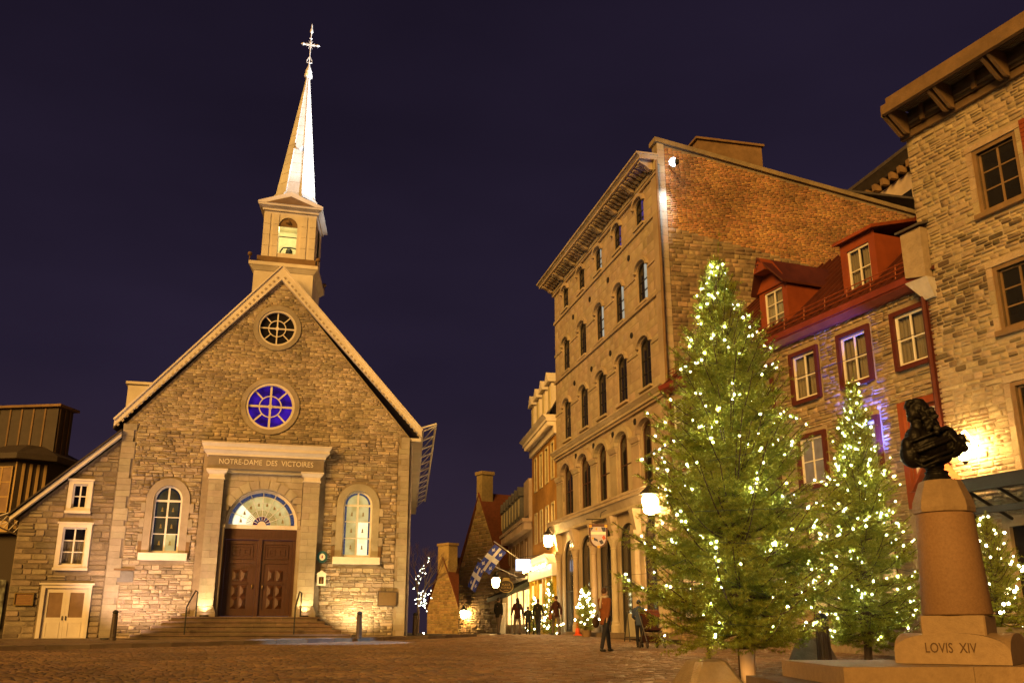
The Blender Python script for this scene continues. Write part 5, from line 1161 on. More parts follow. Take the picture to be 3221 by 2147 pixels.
# bare tree behind the church corner
bt = empty('bare_tree', (-5.0, 52.5, .85), 0, 'leafless tree with a few white lights behind the church corner', 'tree')
r = random.Random(6); tk = MB(); tw2 = MB(); ends = []
def grow(p, d, L, rad, lev):
    q = p+d*L; (tk if lev < 2 else tw2).tube([p, p+d*L*.5+Vector((r.uniform(-.04, .04), r.uniform(-.04, .04), 0)), q], [rad, rad*.8, rad*.6], 5 if lev < 3 else 3)
    ends.append((q, lev))
    if lev >= 5: return
    for k in range(3 if lev else 4):
        nd = (d+Vector((r.uniform(-.75, .75), r.uniform(-.75, .75), r.uniform(-.15, .55)))).normalized(); grow(q, nd, L*r.uniform(.62, .82), rad*.55, lev+1)
grow(Vector((0, 0, 0)), Vector((0, 0, 1)), 1.5, .09, 0)
M_twig = mat('pale_twig', (.26, .17, .10), None, 10, .9); tk.build('trunk', M_twig, None).parent = bt; o = tw2.build('twigs', M_twig, None); o.parent = bt; o['kind'] = 'stuff'
sl = empty('string_lights', (-5.0, 52.5, .85), 0, 'white lights on the leafless tree behind the church', 'string lights')
bme = MB().ell((0, 0, 0), .022, 8, 5).mesh('bulb', 0, True); bme.materials.append(emit('far_bulb', (1, 1, .72), 16))
for k in range(64):
    if k < 42: c = Vector((.25+r.gauss(0, .2), r.gauss(0, .25), 1.75+r.gauss(0, .25)))
    else: a = r.random(); c = Vector((-.25+a*.8, r.gauss(0, .2), 2.3+a*1.1+r.choice((0, .45))+r.gauss(0, .06)))
    o = bpy.data.objects.new('bulb', bme); COL.objects.link(o); o.parent = sl; o.location = c

# ------------------------------------------------------------------ monument
mon = empty('monument_pedestal', (4.5, 10.0, .19), R(-35), 'tapering granite pedestal with cut lettering on a low stepped base', 'pedestal')
def sq(S0, z0_, S1, z1_): return MB().frus((-S0/2, S0/2, -S0/2, S0/2, z0_), (-S1/2, S1/2, -S1/2, S1/2, z1_))
def bev(S, z0_, z1_, c): # chamfered square prism
    a, b = S/2, S/2-c; P = [(-b, -a), (b, -a), (a, -b), (a, b), (b, a), (-b, a), (-a, b), (-a, -b)]; return P
def loft(levels):   # [(S,chamfer,z)]
    mb = MB(); L = [[(x, y, z_) for x, y in bev(S, 0, 0, c)] for S, c, z_ in levels]; n = 8
    for a, b in zip(L, L[1:]): mb.add(a+b, [(i, (i+1) % n, n+(i+1) % n, n+i) for i in range(n)])
    mb.add(L[0], [tuple(range(n))[::-1]]); mb.add(L[-1], [tuple(range(n))]); return mb
MB().lathe([(.325, 1.235), (.332, 1.25), (.28, 2.235), (.275, 2.245)], n=56).build('shaft', M_granite, mon, True)
MB().lathe([(.285, 2.25), (.30, 2.255), (.305, 2.30), (.295, 2.37), (.22, 2.56), (.205, 2.585)], n=8, ph=R(12)).build('cap', M_mons, mon)
loft([(.60, .015, 1.0), (.60, .015, 1.215), (.585, .015, 1.23)]).build('block', M_mons, mon)
G = 25; hs_ = .52; f_ = lambda x: .90+.165*math.sqrt(max(0, 1-(abs(x)/hs_)**2.2)); mb = MB()
Vg = [(-hs_+2*hs_*i/(G-1), -hs_+2*hs_*j/(G-1), max(f_(-hs_+2*hs_*i/(G-1)), f_(-hs_+2*hs_*j/(G-1)))) for j in range(G) for i in range(G)]
mb.add(Vg, [(j*G+i, j*G+i+1, (j+1)*G+i+1, (j+1)*G+i) for j in range(G-1) for i in range(G-1)])
ed = [j for j in range(G)]+[G-1+G*j for j in range(1, G)]+[G*(G-1)+i for i in range(G-2, -1, -1)]+[G*j for j in range(G-2, 0, -1)]
n = len(ed); mb.add([Vg[e] for e in ed]+[(Vg[e][0], Vg[e][1], .78) for e in ed], [(i, (i+1) % n, n+(i+1) % n, n+i) for i in range(n)])
mb.build('base', M_mons, mon)
me = text_mesh('LOVIS  XIV', .105, .004); wd = max(v.co.x for v in me.vertices)-min(v.co.x for v in me.vertices); me.transform(Matrix.Diagonal((.46/wd, 1, 1.25, 1)))
o = link('lettering', me, mat('cut_letter', (.10, .055, .025), None, 5, .9), mon, (.0, -hs_-.0035, .925-.19))
r = random.Random(2)
pts_pl = empty('monument_step', (4.4, 10.2, .19), R(0), 'low stone step and kerb under the pedestal', 'step')
x = 2.98
while x < 7.0: l = r.uniform(.7, 1.2); B(x-4.4+.003, x+l-4.4-.003, -1.15, .9, .42, .585).build('step_stone', M_mons, None).parent = pts_pl; x += l
x = 2.62
while x < 7.2: l = r.uniform(.8, 1.3); B(x-4.4+.003, x+l-4.4-.003, -1.5, 1.1, -.05, .415).build('step_stone', M_step, None).parent = pts_pl; x += l
# bust, generic wigged figure with drapery
bu = MB()
def zx(px): return (px-560)*.00087
def zz_(py): return (1222-py)*.00087
def E3(px, py, rx, rz, y=0, ry=None): bu.ell((zx(px), y, zz_(py)), (rx*.00087, (ry or (rx+rz)/2)*.00087, rz*.00087), 14, 10)
E3(445, 345, 135, 145, 0, 125); E3(345, 390, 55, 95, 0, 78)
bu.tube([(zx(318), 0, zz_(352)), (zx(296), 0, zz_(385)), (zx(312), 0, zz_(402))], [.012, .02, .012], 8); E3(325, 455, 42, 32, 0, 48); E3(308, 428, 20, 9, 0, 26); E3(308, 343, 22, 11, 0, 52)
E3(300, 285, 36, 38, 0, 60); E3(345, 240, 62, 42, 0, 80); E3(430, 228, 90, 40, 0, 95); E3(390, 560, 80, 120, 0, 80)
E3(545, 430, 95, 150, .03, 115); E3(590, 540, 75, 120, .0, 100)
r = random.Random(14)
for k in range(46):   # long curls of the wig, in falling locks
    a = k/46; lx = 380+r.uniform(0, 1)*190; y0 = r.uniform(-.15, .12); ln = r.uniform(120, 210); t0 = 240+r.uniform(0, 200)+(lx-380)*.5
    bu.tube([(zx(lx+math.sin(q*2.2+k)*13+q*12), y0+.012*math.cos(q*2.2+k), zz_(t0+q*ln/5)) for q in range(6)], [.014, .02, .023, .022, .02, .012], 7)
for k in range(10): E3(470+r.uniform(-20, 130), 560+r.uniform(-10, 90), r.uniform(26, 34), r.uniform(34, 46), r.uniform(-.16, -.09), 28)
E3(500, 770, 255, 185, 0, 165); E3(335, 700, 105, 150, 0, 140); E3(265, 885, 118, 160, 0, 125); E3(225, 790, 70, 110, -.03, 90); E3(740, 720, 140, 190, 0, 140); E3(855, 785, 110, 100, 0, 110)
E3(918, 705, 55, 85, 0, 70); E3(945, 805, 46, 55, 0, 60); E3(800, 850, 110, 75, 0, 110); E3(640, 920, 130, 90, 0, 110); E3(420, 975, 130, 75, 0, 110); E3(300, 1005, 75, 50, 0, 75)
for k in range(5):   # broad drapery folds sweeping over the chest
    q = k/4; h_ = (q-.5)*330+26*math.sin(k*2.4); bu.tube([(zx(165+q*60), -.02, zz_(850+h_*.5)), (zx(300+q*50), -.13, zz_(900+h_)), (zx(480+q*40), -.16, zz_(830+h_)), (zx(660+q*60), -.125, zz_(760+h_)), (zx(800+q*70), -.05, zz_(700+h_*.7))], [.012, .018, .02, .018, .012], 8)
for k in range(4): bu.tube([(zx(700+k*45), -.13, zz_(640+k*30)), (zx(770+k*40), -.15, zz_(760+k*25)), (zx(760+k*30), -.10, zz_(880))], [.016, .022, .014], 8)
E3(545, 1040, 120, 70, 0, 100)
bu.lathe([(.10, zz_(1090)), (.125, zz_(1105)), (.11, zz_(1130)), (.15, zz_(1200)), (.16, zz_(1215)), (.16, zz_(1228))], n=20)
bm_ = remesh(bu, .0085, 2); bust = link('bust', bm_, M_bronze, None, (4.475, 10, 2.578)); tag(bust, 'dark bronze bust of a man in long curled wig and drapery', 'bust')

# ------------------------------------------------------------------ tree stand weights, pipe, bollards
def conc(name, x, y_, h, wb, wt, label, rz):
    zb = gz(y_); mb = MB(); a, b = wb/2, wt/2
    L = [[(-a, -a, 0), (a, -a, 0), (a, a, 0), (-a, a, 0)]]
    mb = loft([(wb, .05, 0), (wb*.97, .06, .06), (wt*1.06, .07, h*.94), (wt*.8, .08, h)]); o = mb.build(name, M_conc, loc=(x, y_, zb)); o.rotation_euler = (0, 0, rz); tag(o, label, 'concrete block', 'concrete weights round the tallest fir'); return o
conc('concrete_block', 2.52, 13.0, .49, .92, .42, 'tapered concrete block before the white pipe', R(12)); conc('concrete_block', 4.42, 14.7, .70, 1.0, .42, 'tapered concrete block between the white pipe and the step', R(-18))
o = MB().lathe([(.095, 0), (.10, .6), (.085, .6), (.085, .3)], n=20).build('plastic_pipe', M_pipe, loc=(3.10, 13.2, gz(13.2)), smooth=False); tag(o, 'short white plastic pipe round the foot of the tallest fir', 'pipe')
o = MB().tube([(2.58, 13.0, .62), (2.56, 13.1, .95), (2.75, 13.3, 1.4)], [.022, .02, .015], 6).build('wooden_stake', M_bark); tag(o, 'thin wooden stake rising from the concrete block into the fir', 'stake')
M_boll = mat('bollard_iron', (.075, .05, .032), None, 8, .45, .2, 30, spec=.5)
def bollard(x, y_, label, h=1.0, zb=None):
    t = empty('bollard', (x, y_, zb if zb is not None else gz(y_)), 0, label, 'bollard', 'iron bollards')
    mb = MB(); n = 20; prof = [(.125, 0), (.125, .08), (.10, .1), (.085, h*.8), (.1, h*.82), (.1, h*.87)]
    mb.lathe(prof, n=n); mb.build('post', M_boll, None).parent = t
    for k in range(10): a = 2*math.pi*k/10; MB().tube([(.097*math.cos(a), .097*math.sin(a), .11), (.084*math.cos(a), .084*math.sin(a), h*.79)], .012, 4).build('flute', M_boll, None).parent = t
    mb = MB(); mb.lathe([(.07, h*.87), (.1, h*.91), (.1, h*.95), (.05, h), (.01, h+.01)], n=14); mb.build('cap', M_iron, None).parent = t
    return t
bollard(-13.75, 34.3, 'bollard before the church wall by the lean-to door', 1.0, pav_z(34.3)); bollard(-5.62, 36.5, 'bollard under the lit arched church window', .95, pav_z(36.5)); bollard(-4.03, 41.3, 'bollard at the church corner by the street', 1.0); 
bollard(4.37, 14.0, 'near bollard between the tallest fir and the pedestal', 1.05)
# handrails
for i, (u0, s) in enumerate(((-2.75, 1), (1.13, 1))):
    P = [ch_world(u0-.03, -2.3, .8), ch_world(u0-.03, -2.3, 1.88), ch_world(u0+.17, -.95, 2.5), ch_world(u0+.25, -.9, 2.46), ch_world(u0+.25, -.9, 1.56)]
    c = P[0]; o = MB().tube([(a-c[0], b-c[1], d-c[2]) for a, b, d in P], .028, 8).build('handrail', M_iron, loc=c); tag(o, ('black iron handrail on the church steps by the unlit window', 'black iron handrail on the church steps by the wall shrine')[i], 'handrail', 'handrails of the church steps')
# plaques on the wall
def on_church(name, label, cat):
    t = empty(name, ch_world(0, 0, 0), CH['a'], label, cat); return t
t = on_church('wall_plaque', 'grey stone plaque let into the church wall beside the lean-to', 'plaque'); B(-5.63, -4.97, -.05, -.001, 2.83, 3.24).build('slab', mat('grey_slate_plaque', (.20, .19, .19), None, 6, .6, .2, 30), t); B(-5.68, -4.92, -.09, -.001, 3.26, 3.33).build('hood', M_tan, t)
t = on_church('wall_plaque', 'brown bronze plaque on the church wall near the street', 'plaque'); B(4.5, 5.2, -.13, -.09, 2.03, 2.54).build('slab', mat('brown_bronze', (.16, .10, .04), None, 6, .5, .2, 30), t); MB().ring(rect(4.46, 5.24, 1.99, 2.58), rect(4.5, 5.2, 2.03, 2.54), -.14, -.085).build('rim', M_boll, t)
t = on_church('wall_emblem', 'round teal emblem with pale centre on the church wall', 'emblem'); o = MB().prism(circ(2.15, 3.9, .21, 24, .24), -.14, -.1).build('disc', mat('teal_enamel', (.03, .10, .11), None, 5, .4), t); MB().prism(circ(2.15, 3.9, .115, 20, .135), -.148, -.141).build('centre', M_trimw, t); MB().prism([(2.12, 3.85), (2.18, 3.85), (2.17, 3.95), (2.15, 3.98), (2.13, 3.95)], -.153, -.149).build('figure', mat('red_enamel', (.3, .05, .05), None, 5), t)
t = on_church('wall_shrine', 'small white gabled shrine on the church wall', 'shrine'); mb = MB(); mb.ring(rect(1.98, 2.34, 2.78, 3.2), rect(2.06, 2.26, 2.84, 3.12), -.2, -.09); mb.build('case', M_trimw, t); MB().prism([(1.92, 3.2), (2.40, 3.2), (2.16, 3.38)], -.24, -.09).build('gable', M_trimw, t); B(2.06, 2.26, -.11, -.1, 2.84, 3.12).build('niche', M_wood, t); MB().lathe([(.05, 2.85), (.06, 2.95), (.03, 3.0), (.035, 3.05), (.01, 3.09)], (2.16, -.15), 8).build('figure', M_tan, t)
t = empty('notice_board', ch_world(0, 0, 0), CH['a'], 'framed notice board on the lean-to beside the cream door', 'notice board'); MB().ring(rect(-9.02, -8.35, 1.94, 2.4), rect(-8.98, -8.39, 1.98, 2.36), -.1, -.03).build('frame', M_brass, t); B(-8.98, -8.39, -.06, -.05, 1.98, 2.36).build('panel', mat('brown_board', (.30, .16, .06), (.2, .1, .04), 12, .6), t)
for k in range(5): B(-8.92, -8.92+.47-.06*(k % 2), -.064, -.0605, 2.05+k*.055, 2.065+k*.055).build('text_line', M_brass, t)

# ------------------------------------------------------------------ signs and flags
M_blue = mat('flag_blue', (.045, .07, .42), (.035, .05, .33), 3, .8); M_white = mat('flag_white', (.85, .80, .76), None, 3, .8)
def flag(root, tip, foot, hoist, fly, label, seed):
    """cloth hung from a slanting pole: A->B along the pole, fly hanging along vector"""
    t = empty('flag', root, 0, label, 'flag', 'flags over the street'); c = Vector(root)
    MB().tube([(0, 0, 0), tuple(Vector(tip)-c)], .025, 6).build('pole', M_trim, None).parent = t
    A, Bv, F_ = Vector(hoist[0])-c, Vector(hoist[1])-c, Vector(fly)
    nu, nv = 30, 20; nrm = (Bv-A).cross(F_).normalized()
    def P(u, v): # u along fly, v along hoist
        w = .07*math.sin(u*7+v*2.2+seed)*u+.05*math.sin(v*6+seed)*u; sag = Vector((.10*u*u*F_.length*.4, 0, -.14*u*u*F_.length*.5)); return A+(Bv-A)*v+F_*u+nrm*w+sag
    def patch(u0, u1, v0, v1, m, name, off=0):
        a, b = max(2, int(nu*(u1-u0))), max(2, int(nv*(v1-v0))); mb = MB()
        for s in (1, -1): mb.add([P(u0+(u1-u0)*i/a, v0+(v1-v0)*j/b)+nrm*(s*(.004+off)) for j in range(b+1) for i in range(a+1)], [(j*(a+1)+i, j*(a+1)+i+1, (j+1)*(a+1)+i+1, (j+1)*(a+1)+i) for j in range(b) for i in range(a)])
        o = mb.build(name, m, None, True); o.parent = t
    patch(0, .41, 0, .4, M_blue, 'blue_quarter'); patch(.59, 1, 0, .4, M_blue, 'blue_quarter'); patch(0, .41, .6, 1, M_blue, 'blue_quarter'); patch(.59, 1, .6, 1, M_blue, 'blue_quarter')
    patch(.41, .59, 0, 1, M_white, 'white_cross'); patch(0, .41, .4, .6, M_white, 'white_cross'); patch(.59, 1, .4, .6, M_white, 'white_cross')
    for cu in (.2, .8):
        for cv in (.2, .8):   # lily: three petals and a band
            mb = MB()
            for pet in ([(0, .13), (.035, .05), (.012, -.11), (-.012, -.11), (-.035, .05)], [(.03, -.02), (.085, .06), (.1, .0), (.06, -.06)], [(-.03, -.02), (-.085, .06), (-.1, .0), (-.06, -.06)], [(-.07, -.05), (.07, -.05), (.07, -.03), (-.07, -.03)]):
                for s in (1, -1): k = [P(cu+q[1]*-.75, cv+q[0]*1.1)+nrm*(s*.011) for q in pet]; mb.add(k, [tuple(range(len(k)))])
            o = mb.build('lily', M_white, None); o.parent = t
    return t
flag((.55, 52, 4.55), (-.98, 52, 5.62), None, ((-.93, 52, 5.46), (-.30, 52, 5.02)), (-.95, .0, -1.05), 'blue flag with white cross and lilies, the higher of two', .3)
flag((.30, 55, 3.9), (-1.95, 55, 4.95), None, ((-1.92, 55, 4.76), (-1.50, 55, 4.40)), (-.62, .0, -1.25), 'blue flag with white cross and lilies, the lower of two', 1.7)
# lit box sign
t = local(empty('box_sign', (.2, 52, 4.05), 0, 'glowing pale blue box sign above the awning', 'sign')); B(0, .78, -.08, .08, .02, .62).build('case', emit('lit_sign', (.78, .84, 1), 2.2, (.55, .66, 1), 2), t); MB().ring(rect(-.03, .81, -.01, .65), rect(0, .78, .02, .62), -.1, .1).build('rim', M_iron, t); MB().tube([(-.1, 0, -.03), (.35, 0, -.09), (1.3, .1, -.02)], .02, 6).build('bracket', M_trim, t); MB().tube([(-.1, 0, .7), (1.4, .1, .85)], .02, 6).build('arm', M_iron, t)
# oval sign
t = local(empty('oval_sign', (-.31, 51.5, 2.93), 0, 'oval dark hanging sign with gold rim and lettering', 'sign'))
M_gsign = mat('gold_paint', (.62, .42, .12), None, 5, .4); M_osg = mat('dark_sign_board', (.06, .038, .015), None, 5, .5)
MB().prism(circ(0, .32, .36, 30, .30), -.03, .03).build('board', M_osg, t); MB().ring(circ(0, .32, .385, 30, .325), circ(0, .32, .355, 30, .295), -.045, .045).build('rim', M_gsign, t)
for tx_, z_, s in (('PLACE', .40, .15), ('ROYALE', .25, .15)):
    me = text_mesh(tx_, s, .006); link('lettering', me, M_gsign, t, (0, -.037, z_))
B(-.12, .12, -.035, -.031, .115, .135).build('line', M_gsign, t); MB().prism([(-.22, .64), (.22, .64), (.12, .76), (-.12, .76)], -.03, .03).build('crest', M_gsign, t); MB().tube([(-.3, 0, .8), (1.0, .2, .8)], .022, 6).build('bracket', M_iron, t)
# shield sign
t = local(empty('shield_sign', (3.68, 41.2, 4.38), R(0), 'brown shield sign with coloured arms on an iron bracket', 'sign'))
M_shb = mat('shield_brown', (.10, .035, .018), None, 5, .5); M_shp = mat('shield_pale', (.46, .42, .50), (.36, .33, .42), 4, .6); M_shd = mat('shield_dark', (.05, .05, .10), None, 5, .6); M_shr = mat('shield_red', (.55, .10, .03), None, 5, .6); M_shy = mat('shield_yellow', (.75, .42, .03), None, 5, .5)
def shield(w, h, z1): return [(-w, z1), (w, z1), (w, z1-h*.55)]+[(w*math.cos(a), z1-h*.55-h*.45*math.sin(a)) for a in [math.pi*i/10 for i in range(1, 10)]]+[(-w, z1-h*.55)]
MB().prism(shield(.40, 1.0, 1.02), -.03, .03).build('board', M_shb, t); MB().prism(shield(.32, .82, .90), -.042, -.031).build('field', M_shp, t)
for pts, m in (([(-.31, .88), (-.2, .88), (-.31, .72)], M_shd), ([(.12, .88), (.31, .88), (.31, .70), (.2, .66)], M_shd), ([(-.2, .45), (-.05, .38), (-.02, .28), (-.2, .34)], M_shd), ([(.02, .30), (.14, .36), (.22, .22), (.1, .16)], M_shd), ([(.14, .46), (.24, .56), (.31, .42), (.22, .34)], M_shr), ([(-.12, .86), (-.04, .86), (-.06, .74), (-.12, .76)], M_shy), ([(-.3, .46), (-.2, .46), (-.2, .38), (-.28, .38)], M_shy)): MB().prism(pts, -.05, -.043).build('charge', m, t)
B(-.315, .315, -.052, -.043, .58, .69).build('ribbon', M_trimw, t)
me = text_mesh('Brasserie', .12, .003); wd = max(v.co.x for v in me.vertices)-min(v.co.x for v in me.vertices); me.transform(Matrix.Diagonal((.5/wd, 1, .9, 1))); 
for x, z_ in ((-.33, .93), (.33, .93), (0, .07)): B(x-.055, x+.055, -.045, .045, z_-.055, z_+.055).build('stud', M_shy, t)
mb = MB(); mb.tube([(-.5, 0, 1.22), (.62, 0, 1.22)], .025, 6); mb.tube([(-.25, 0, 1.22), (-.25, 0, 1.02)], .015, 5); mb.tube([(.22, 0, 1.22), (.22, 0, 1.02)], .015, 5); mb.tube([(.62, 0, .6), (.62, 0, 1.75)], .035, 6); mb.tube([(.62, 0, 1.6), (.35, 0, 1.62), (.15, 0, 1.5), (.1, 0, 1.3)], .02, 5); mb.build('bracket', M_iron, t)

# ------------------------------------------------------------------ traffic cone, sandwich board
t = empty('traffic_cone', (2.92, 44.2, gz(44.2)+.02), 0, 'orange traffic cone on the pavement beside a small fir', 'traffic cone')
M_cone = mat('cone_orange', (.75, .10, .02), None, 4, .45); MB().box(-.18, .18, -.18, .18, 0, .04).build('foot', M_cone, None).parent = t; MB().lathe([(.13, .04), (.10, .22), (.065, .40), (.03, .6), (.028, .6)], n=16).build('cone', M_cone, None, True).parent = t
t = empty('sandwich_board', (4.40, 36.2, gz(36.2)), R(14), 'black framed sandwich board beside the stroller', 'sandwich board'); M_brd = mat('board_face', (.30, .27, .2), None, 4, .6)
for s in (-1, 1):
    mb = MB(); 
    for x in (-.32, .32): mb.tube([(x*.72, s*.28, 0), (x*.62, s*.02, 1.05)], .02, 5)
    mb.tube([(-.23, s*.25, .14), (.23, s*.25, .14)], .018, 5); mb.tube([(-.2, s*.02, 1.04), (.2, s*.02, 1.04)], .02, 5); mb.build('frame', M_iron, None).parent = t
    MB().add([(-.2, s*.235, .18), (.2, s*.235, .18), (.175, s*.05, .98), (-.175, s*.05, .98)], [(0, 1, 2, 3)]).build('panel', M_brd, None).parent = t

# ------------------------------------------------------------------ people
M_skin = mat('skin', (.48, .29, .19), None, 6, .6)
def cloth(n, c): return mat('cloth_'+n, c, None, 9, .9, .3, 40)
def person(loc, face, H, coat, trousers, label, hair=(.02, .013, .009), long_hair=False, hat=None, hem=.47, step=.14, arm=.1, bag=None, reach=None, scarf=None):
    t = empty('person', loc, face, label, 'person', 'people in the street'); s = H/1.72
    hip, kn, an = .90*s, .49*s, .08*s; sh = 1.42*s
    def S(*a): return tuple(v*s for v in a)
    body = MB(); cl = MB(); tr = MB(); shoe = MB()
    # head and face (front is -y)
    hz = 1.60
    body.ell(S(0, 0, hz), S(.075, .092, .115), 16, 12); body.ell(S(0, -.03, hz-.06), S(.055, .06, .06), 12, 8); body.ell(S(0, -.1, hz-.015), S(.014, .022, .03), 8, 6)
    body.ell(S(0, -.083, hz-.062), S(.026, .012, .011), 8, 6)
    for e in (-1, 1): body.ell(S(e*.076, .005, hz-.01), S(.012, .022, .032), 8, 6); body.ell(S(e*.03, -.083, hz+.012), S(.013, .01, .008), 8, 6)
    body.cap(S(0, .01, 1.38), S(0, -.0, 1.52), .055*s, .05*s)
    body.cap(S(0, 0, 1.0), S(0, 0, 1.3), .10*s, .12*s)
    for e in (-1, 1):
        st = step*e*s; hp = (e*.09*s, 0, hip); kp = (e*.095*s, -st*.55-.03*s*(e > 0), kn); ap = (e*.095*s, -st*.8 if e > 0 else -st*.9, an+(.03*s if e < 0 else 0))
        body.cap(hp, kp, .075*s, .05*s); body.cap(kp, ap, .048*s, .036*s)
        tr.cap(hp, kp, .095*s, .066*s); tr.cap(kp, ap, .066*s, .055*s)
        shoe.cap((ap[0], ap[1]+.03*s, an*.6), (ap[0], ap[1]-.13*s, an*.45), .042*s, .036*s)
        shp = (e*.165*s, .01*s, sh-.035*s); ar_ = -arm*e*s
        if reach: ep = (e*.24*s, -.10*s, 1.12*s); wp_ = (e*.17*s, -.36*s, 1.02*s)
        else: ep = (e*.25*s, ar_*.5+.02*s, 1.13*s); wp_ = (e*.255*s, ar_-.05*s, .90*s)
        body.cap(shp, ep, .05*s, .04*s); body.cap(ep, wp_, .04*s, .028*s)
        cl.cap(shp, ep, .064*s, .056*s); cl.cap(ep, (ep[0]+(wp_[0]-ep[0])*.9, ep[1]+(wp_[1]-ep[1])*.9, ep[2]+(wp_[2]-ep[2])*.9), .058*s, .046*s)
        # hand: palm, four fingers, thumb from its side
        d = (Vector(wp_)-Vector(ep)).normalized(); pc = Vector(wp_)+d*.05*s; body.ell(pc, S(.02, .038, .045), 10, 7)
        for f_i, fl in enumerate((.062, .072, .068, .05)):
            o_ = pc+d*.035*s+Vector((0, (-.027+.018*f_i)*s, 0)); mid = o_+d*fl*.5*s; end = mid+(d+Vector((-e*.5, 0, 0))).normalized()*fl*.5*s; body.tube([o_, mid, end], [.0095*s, .009*s, .007*s], 6)
        th = pc+Vector((0, -.035*s, .01*s)); body.tube([th, th+(d*.6+Vector((0, -.7, 0)))*.03*s, th+(d*1.3+Vector((0, -.6, 0)))*.045*s], [.011*s, .01*s, .008*s], 6)
    # coat: torso to hem
    n = 18; lev = [(hem*H*.98, .165, .125), (hem*H*1.1, .165, .125), (.98*s, .155, .115), (1.1*s, .15, .11), (1.25*s, .165, .12), (1.36*s, .17, .115), (1.43*s, .135, .095), (1.475*s, .085, .075), (1.51*s, .06, .06)]
    for (za, a, b), (zc, a2, b2) in zip(lev, lev[1:]):
        vs = [(a*s*math.cos(2*math.pi*k/n), b*s*math.sin(2*math.pi*k/n), za) for k in range(n)]+[(a2*s*math.cos(2*math.pi*k/n), b2*s*math.sin(2*math.pi*k/n), zc) for k in range(n)]
        cl.add(vs, [(k, (k+1) % n, n+(k+1) % n, n+k) for k in range(n)])
    cl.add([(lev[0][1]*s*math.cos(2*math.pi*k/n), lev[0][2]*s*math.sin(2*math.pi*k/n), lev[0][0]) for k in range(n)], [tuple(range(n))]); cl.add([(lev[-1][1]*s*math.cos(2*math.pi*k/n), lev[-1][2]*s*math.sin(2*math.pi*k/n), lev[-1][0]) for k in range(n)], [tuple(range(n))])
    link('body', remesh(body, .012*s, 2), M_skin, t); link('coat', remesh(cl, .02*s, 4), coat, t); link('trousers', remesh(tr, .02*s, 3), trousers, t); link('shoes', shoe.mesh('shoes', 0, True), M_iron, t)
    hb = MB()
    if hat:
        hb.ell(S(0, .005, hz+.045), S(.088, .104, .095), 16, 10); hb.lathe([(.09*s, (hz+.0)*s), (.095*s, (hz+.01)*s), (.094*s, (hz+.05)*s)], n=16); link('hat', hb.mesh('hat', 0, True), hat, t)
    hm = mat('hair_%d' % int(hair[0]*1000), hair, None, 20, .6); hb = MB(); hb.ell(S(0, .022, hz+.03), S(.082, .09, .10), 16, 10)
    if long_hair: hb.ell(S(0, .06, hz-.12), S(.10, .055, .2), 14, 10); hb.ell(S(0, .07, hz-.3), S(.12, .05, .17), 14, 10)
    link('hair', hb.mesh('hair', 0, True), hm, t)
    if scarf:
        sb_ = MB(); sb_.tube([(.075*s*math.cos(2*math.pi*k/14), .08*s*math.sin(2*math.pi*k/14), (1.475+.01*math.sin(k))*s) for k in range(15)], .034*s, 7); sb_.tube([S(.05, .085, 1.47), S(.07, .125, 1.3), S(.065, .14, 1.16)], [.03*s, .034*s, .03*s], 7); link('scarf', sb_.mesh('scarf', 0, True), scarf, t)
    if bag: 
        b_ = MB(); b_.ell(S(.34, .0, .78), S(.07, .14, .15), 14, 10); b_.tube([S(.3, -.08, .9), S(.27, 0, 1.0), S(.3, .08, .9)], .012*s, 5); link('bag', b_.mesh('bag', 0, True), bag, t)
    return t
dk = cloth('black', (.012, .010, .010)); dn = cloth('navy', (.018, .018, .028)); br_ = cloth('maroon', (.05, .014, .010)); gy = cloth('grey', (.13, .10, .09)); org = cloth('orange', (.20, .065, .022)); blu = cloth('blue', (.05, .075, .16)); tan_ = cloth('brown', (.06, .035, .02))
person((-.65, 48, gz(48)), R(150), 1.72, dk, gy, 'person in black jacket and grey trousers walking beside the chimney house', arm=.16, step=.16)
person((.26, 48.2, gz(48)), R(205), 1.72, br_, gy, 'long haired person in long maroon coat and grey trousers', long_hair=True, hem=.44)
person((.78, 48.4, gz(48)), R(180), 1.32, dn, dn, 'short person in dark clothes between two taller walkers', hair=(.12, .06, .03))
person((1.27, 48.0, gz(48)), R(160), 1.66, dk, dn, 'person in black jacket before the slim fir', hair=(.10, .04, .015), arm=.04)
person((2.08, 46.8, gz(46.8)), R(215), 1.76, br_, gy, 'person in maroon coat carrying an orange bag', bag=org, hair=(.05, .02, .01))
person((2.60, 27.6, gz(27.6)), R(138), 1.70, org, dn, 'person in orange coat walking up the cobbles', hair=(.06, .025, .012), hem=.42, step=.36, arm=.3, scarf=cloth('cream', (.5, .42, .33)), bag=tan_)
person((3.93, 30.6, gz(30.6)), R(170), 1.40, blu, dn, 'person in blue cap and coat pushing a stroller', hat=blu, reach=True)
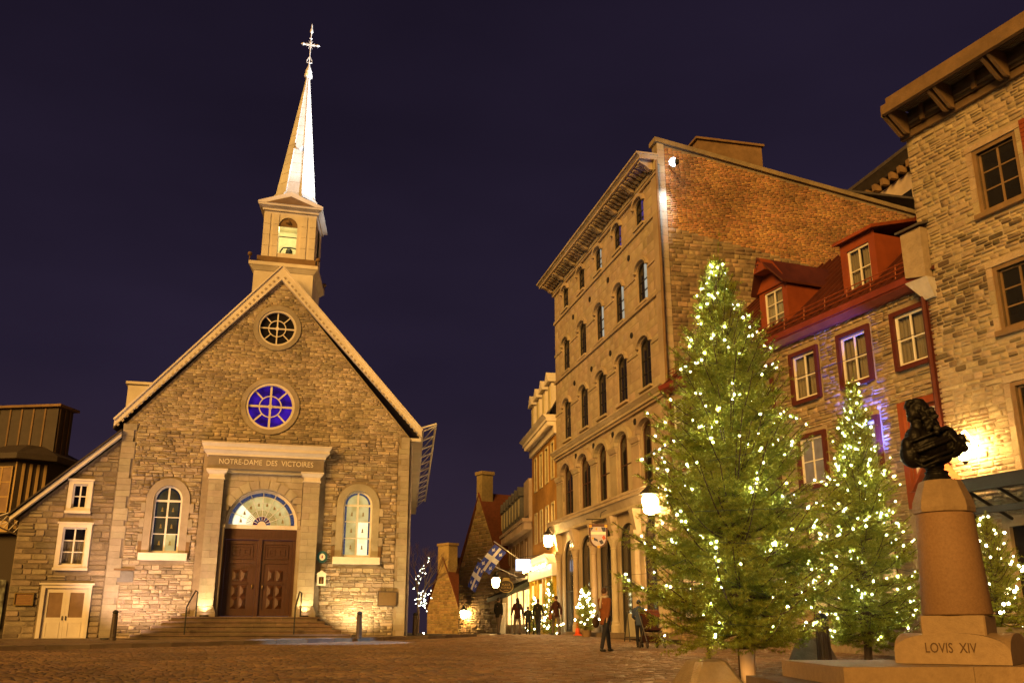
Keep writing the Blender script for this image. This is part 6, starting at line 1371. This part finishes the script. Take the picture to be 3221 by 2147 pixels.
# stroller
t = empty('stroller', (4.22, 30.05, gz(30.05)), R(10), 'dark stroller with hooded seat and basket beside the tallest fir', 'stroller')
mb = MB()
for s in (-1, 1): mb.tube([(s*.26, -.38, .12), (s*.25, .0, .55), (s*.25, .42, 1.02)], .016, 6); mb.tube([(s*.26, .36, .12), (s*.25, .0, .55), (s*.24, -.3, .62)], .016, 6)
mb.tube([(-.25, .42, 1.02), (.25, .42, 1.02)], .02, 6); mb.tube([(-.26, .36, .12), (.26, .36, .12)], .014, 6); mb.build('frame', mat('alloy', (.5, .48, .45), None, 6, .3, 0, 5, metal=.8), None).parent = t
mb = MB(); mb.prism([(-.3, .52), (.16, .46), (.3, .92), (.25, .94), (.1, .54), (-.3, .58)], -.2, .2, 'x'); mb.build('seat', br_, None).parent = t
mb = MB(); n = 10
mb.add([(x, .16+.34*math.cos(math.pi*(.1+.75*i/n))*-1, .80+.32*math.sin(math.pi*(.1+.75*i/n))) for x in (-.24, .24) for i in range(n+1)], [(i, i+1, n+2+i, n+1+i) for i in range(n)]); mb.build('canopy', cloth('rust', (.16, .04, .02)), None, True).parent = t
mb = MB(); mb.frus((-.2, .2, -.22, .24, .16), (-.25, .25, -.28, .3, .36)); mb.build('basket', br_, None).parent = t
for x in (-.27, .27):
    for y_ in (-.38, .36):
        w_ = MB(); w_.tube([(x-.02, y_, .11), (x+.02, y_, .11)], .07, 14); o = w_.build('wheel', gy, None); o.parent = t; w2 = MB(); nseg = 18
        w2.tube([(x, y_+.095*math.cos(2*math.pi*k/nseg), .11+.095*math.sin(2*math.pi*k/nseg)) for k in range(nseg+1)], .018, 6); o2 = w2.build('tyre', M_iron, None); o2.parent = o
# lamps far down the side street
for k, (x, y_, z_, lb) in enumerate(((-11.6, 130, .55, 'tiny far street lamp nearest the church corner'), (-9.6, 128, .4, 'tiny far street lamp between two others'), (-8.3, 125, .1, 'tiny far bluish street lamp by the small gable house'))):
    t = empty('street_lamp', (x, y_, -1.0), 0, lb, 'street lamp', 'far lamps down the side street'); MB().tube([(0, 0, 0), (0, 0, z_+.9)], .05, 6).build('post', M_iron, None).parent = t; MB().ell((0, 0, z_+1.0), .14, 8, 6).build('globe', emit('far_lamp_blue', (.5, .75, 1), 8) if k == 2 else M_lampg, None).parent = t
# cable across the house front
o = MB().tube([rw_(5.5, -.5, 8.35), rw_(9, -.6, 8.15), rw_(12.6, -.3, 8.3)], .008, 4).build('cable', M_iron); tag(o, 'thin cable slung across the red roofed house', 'cable')
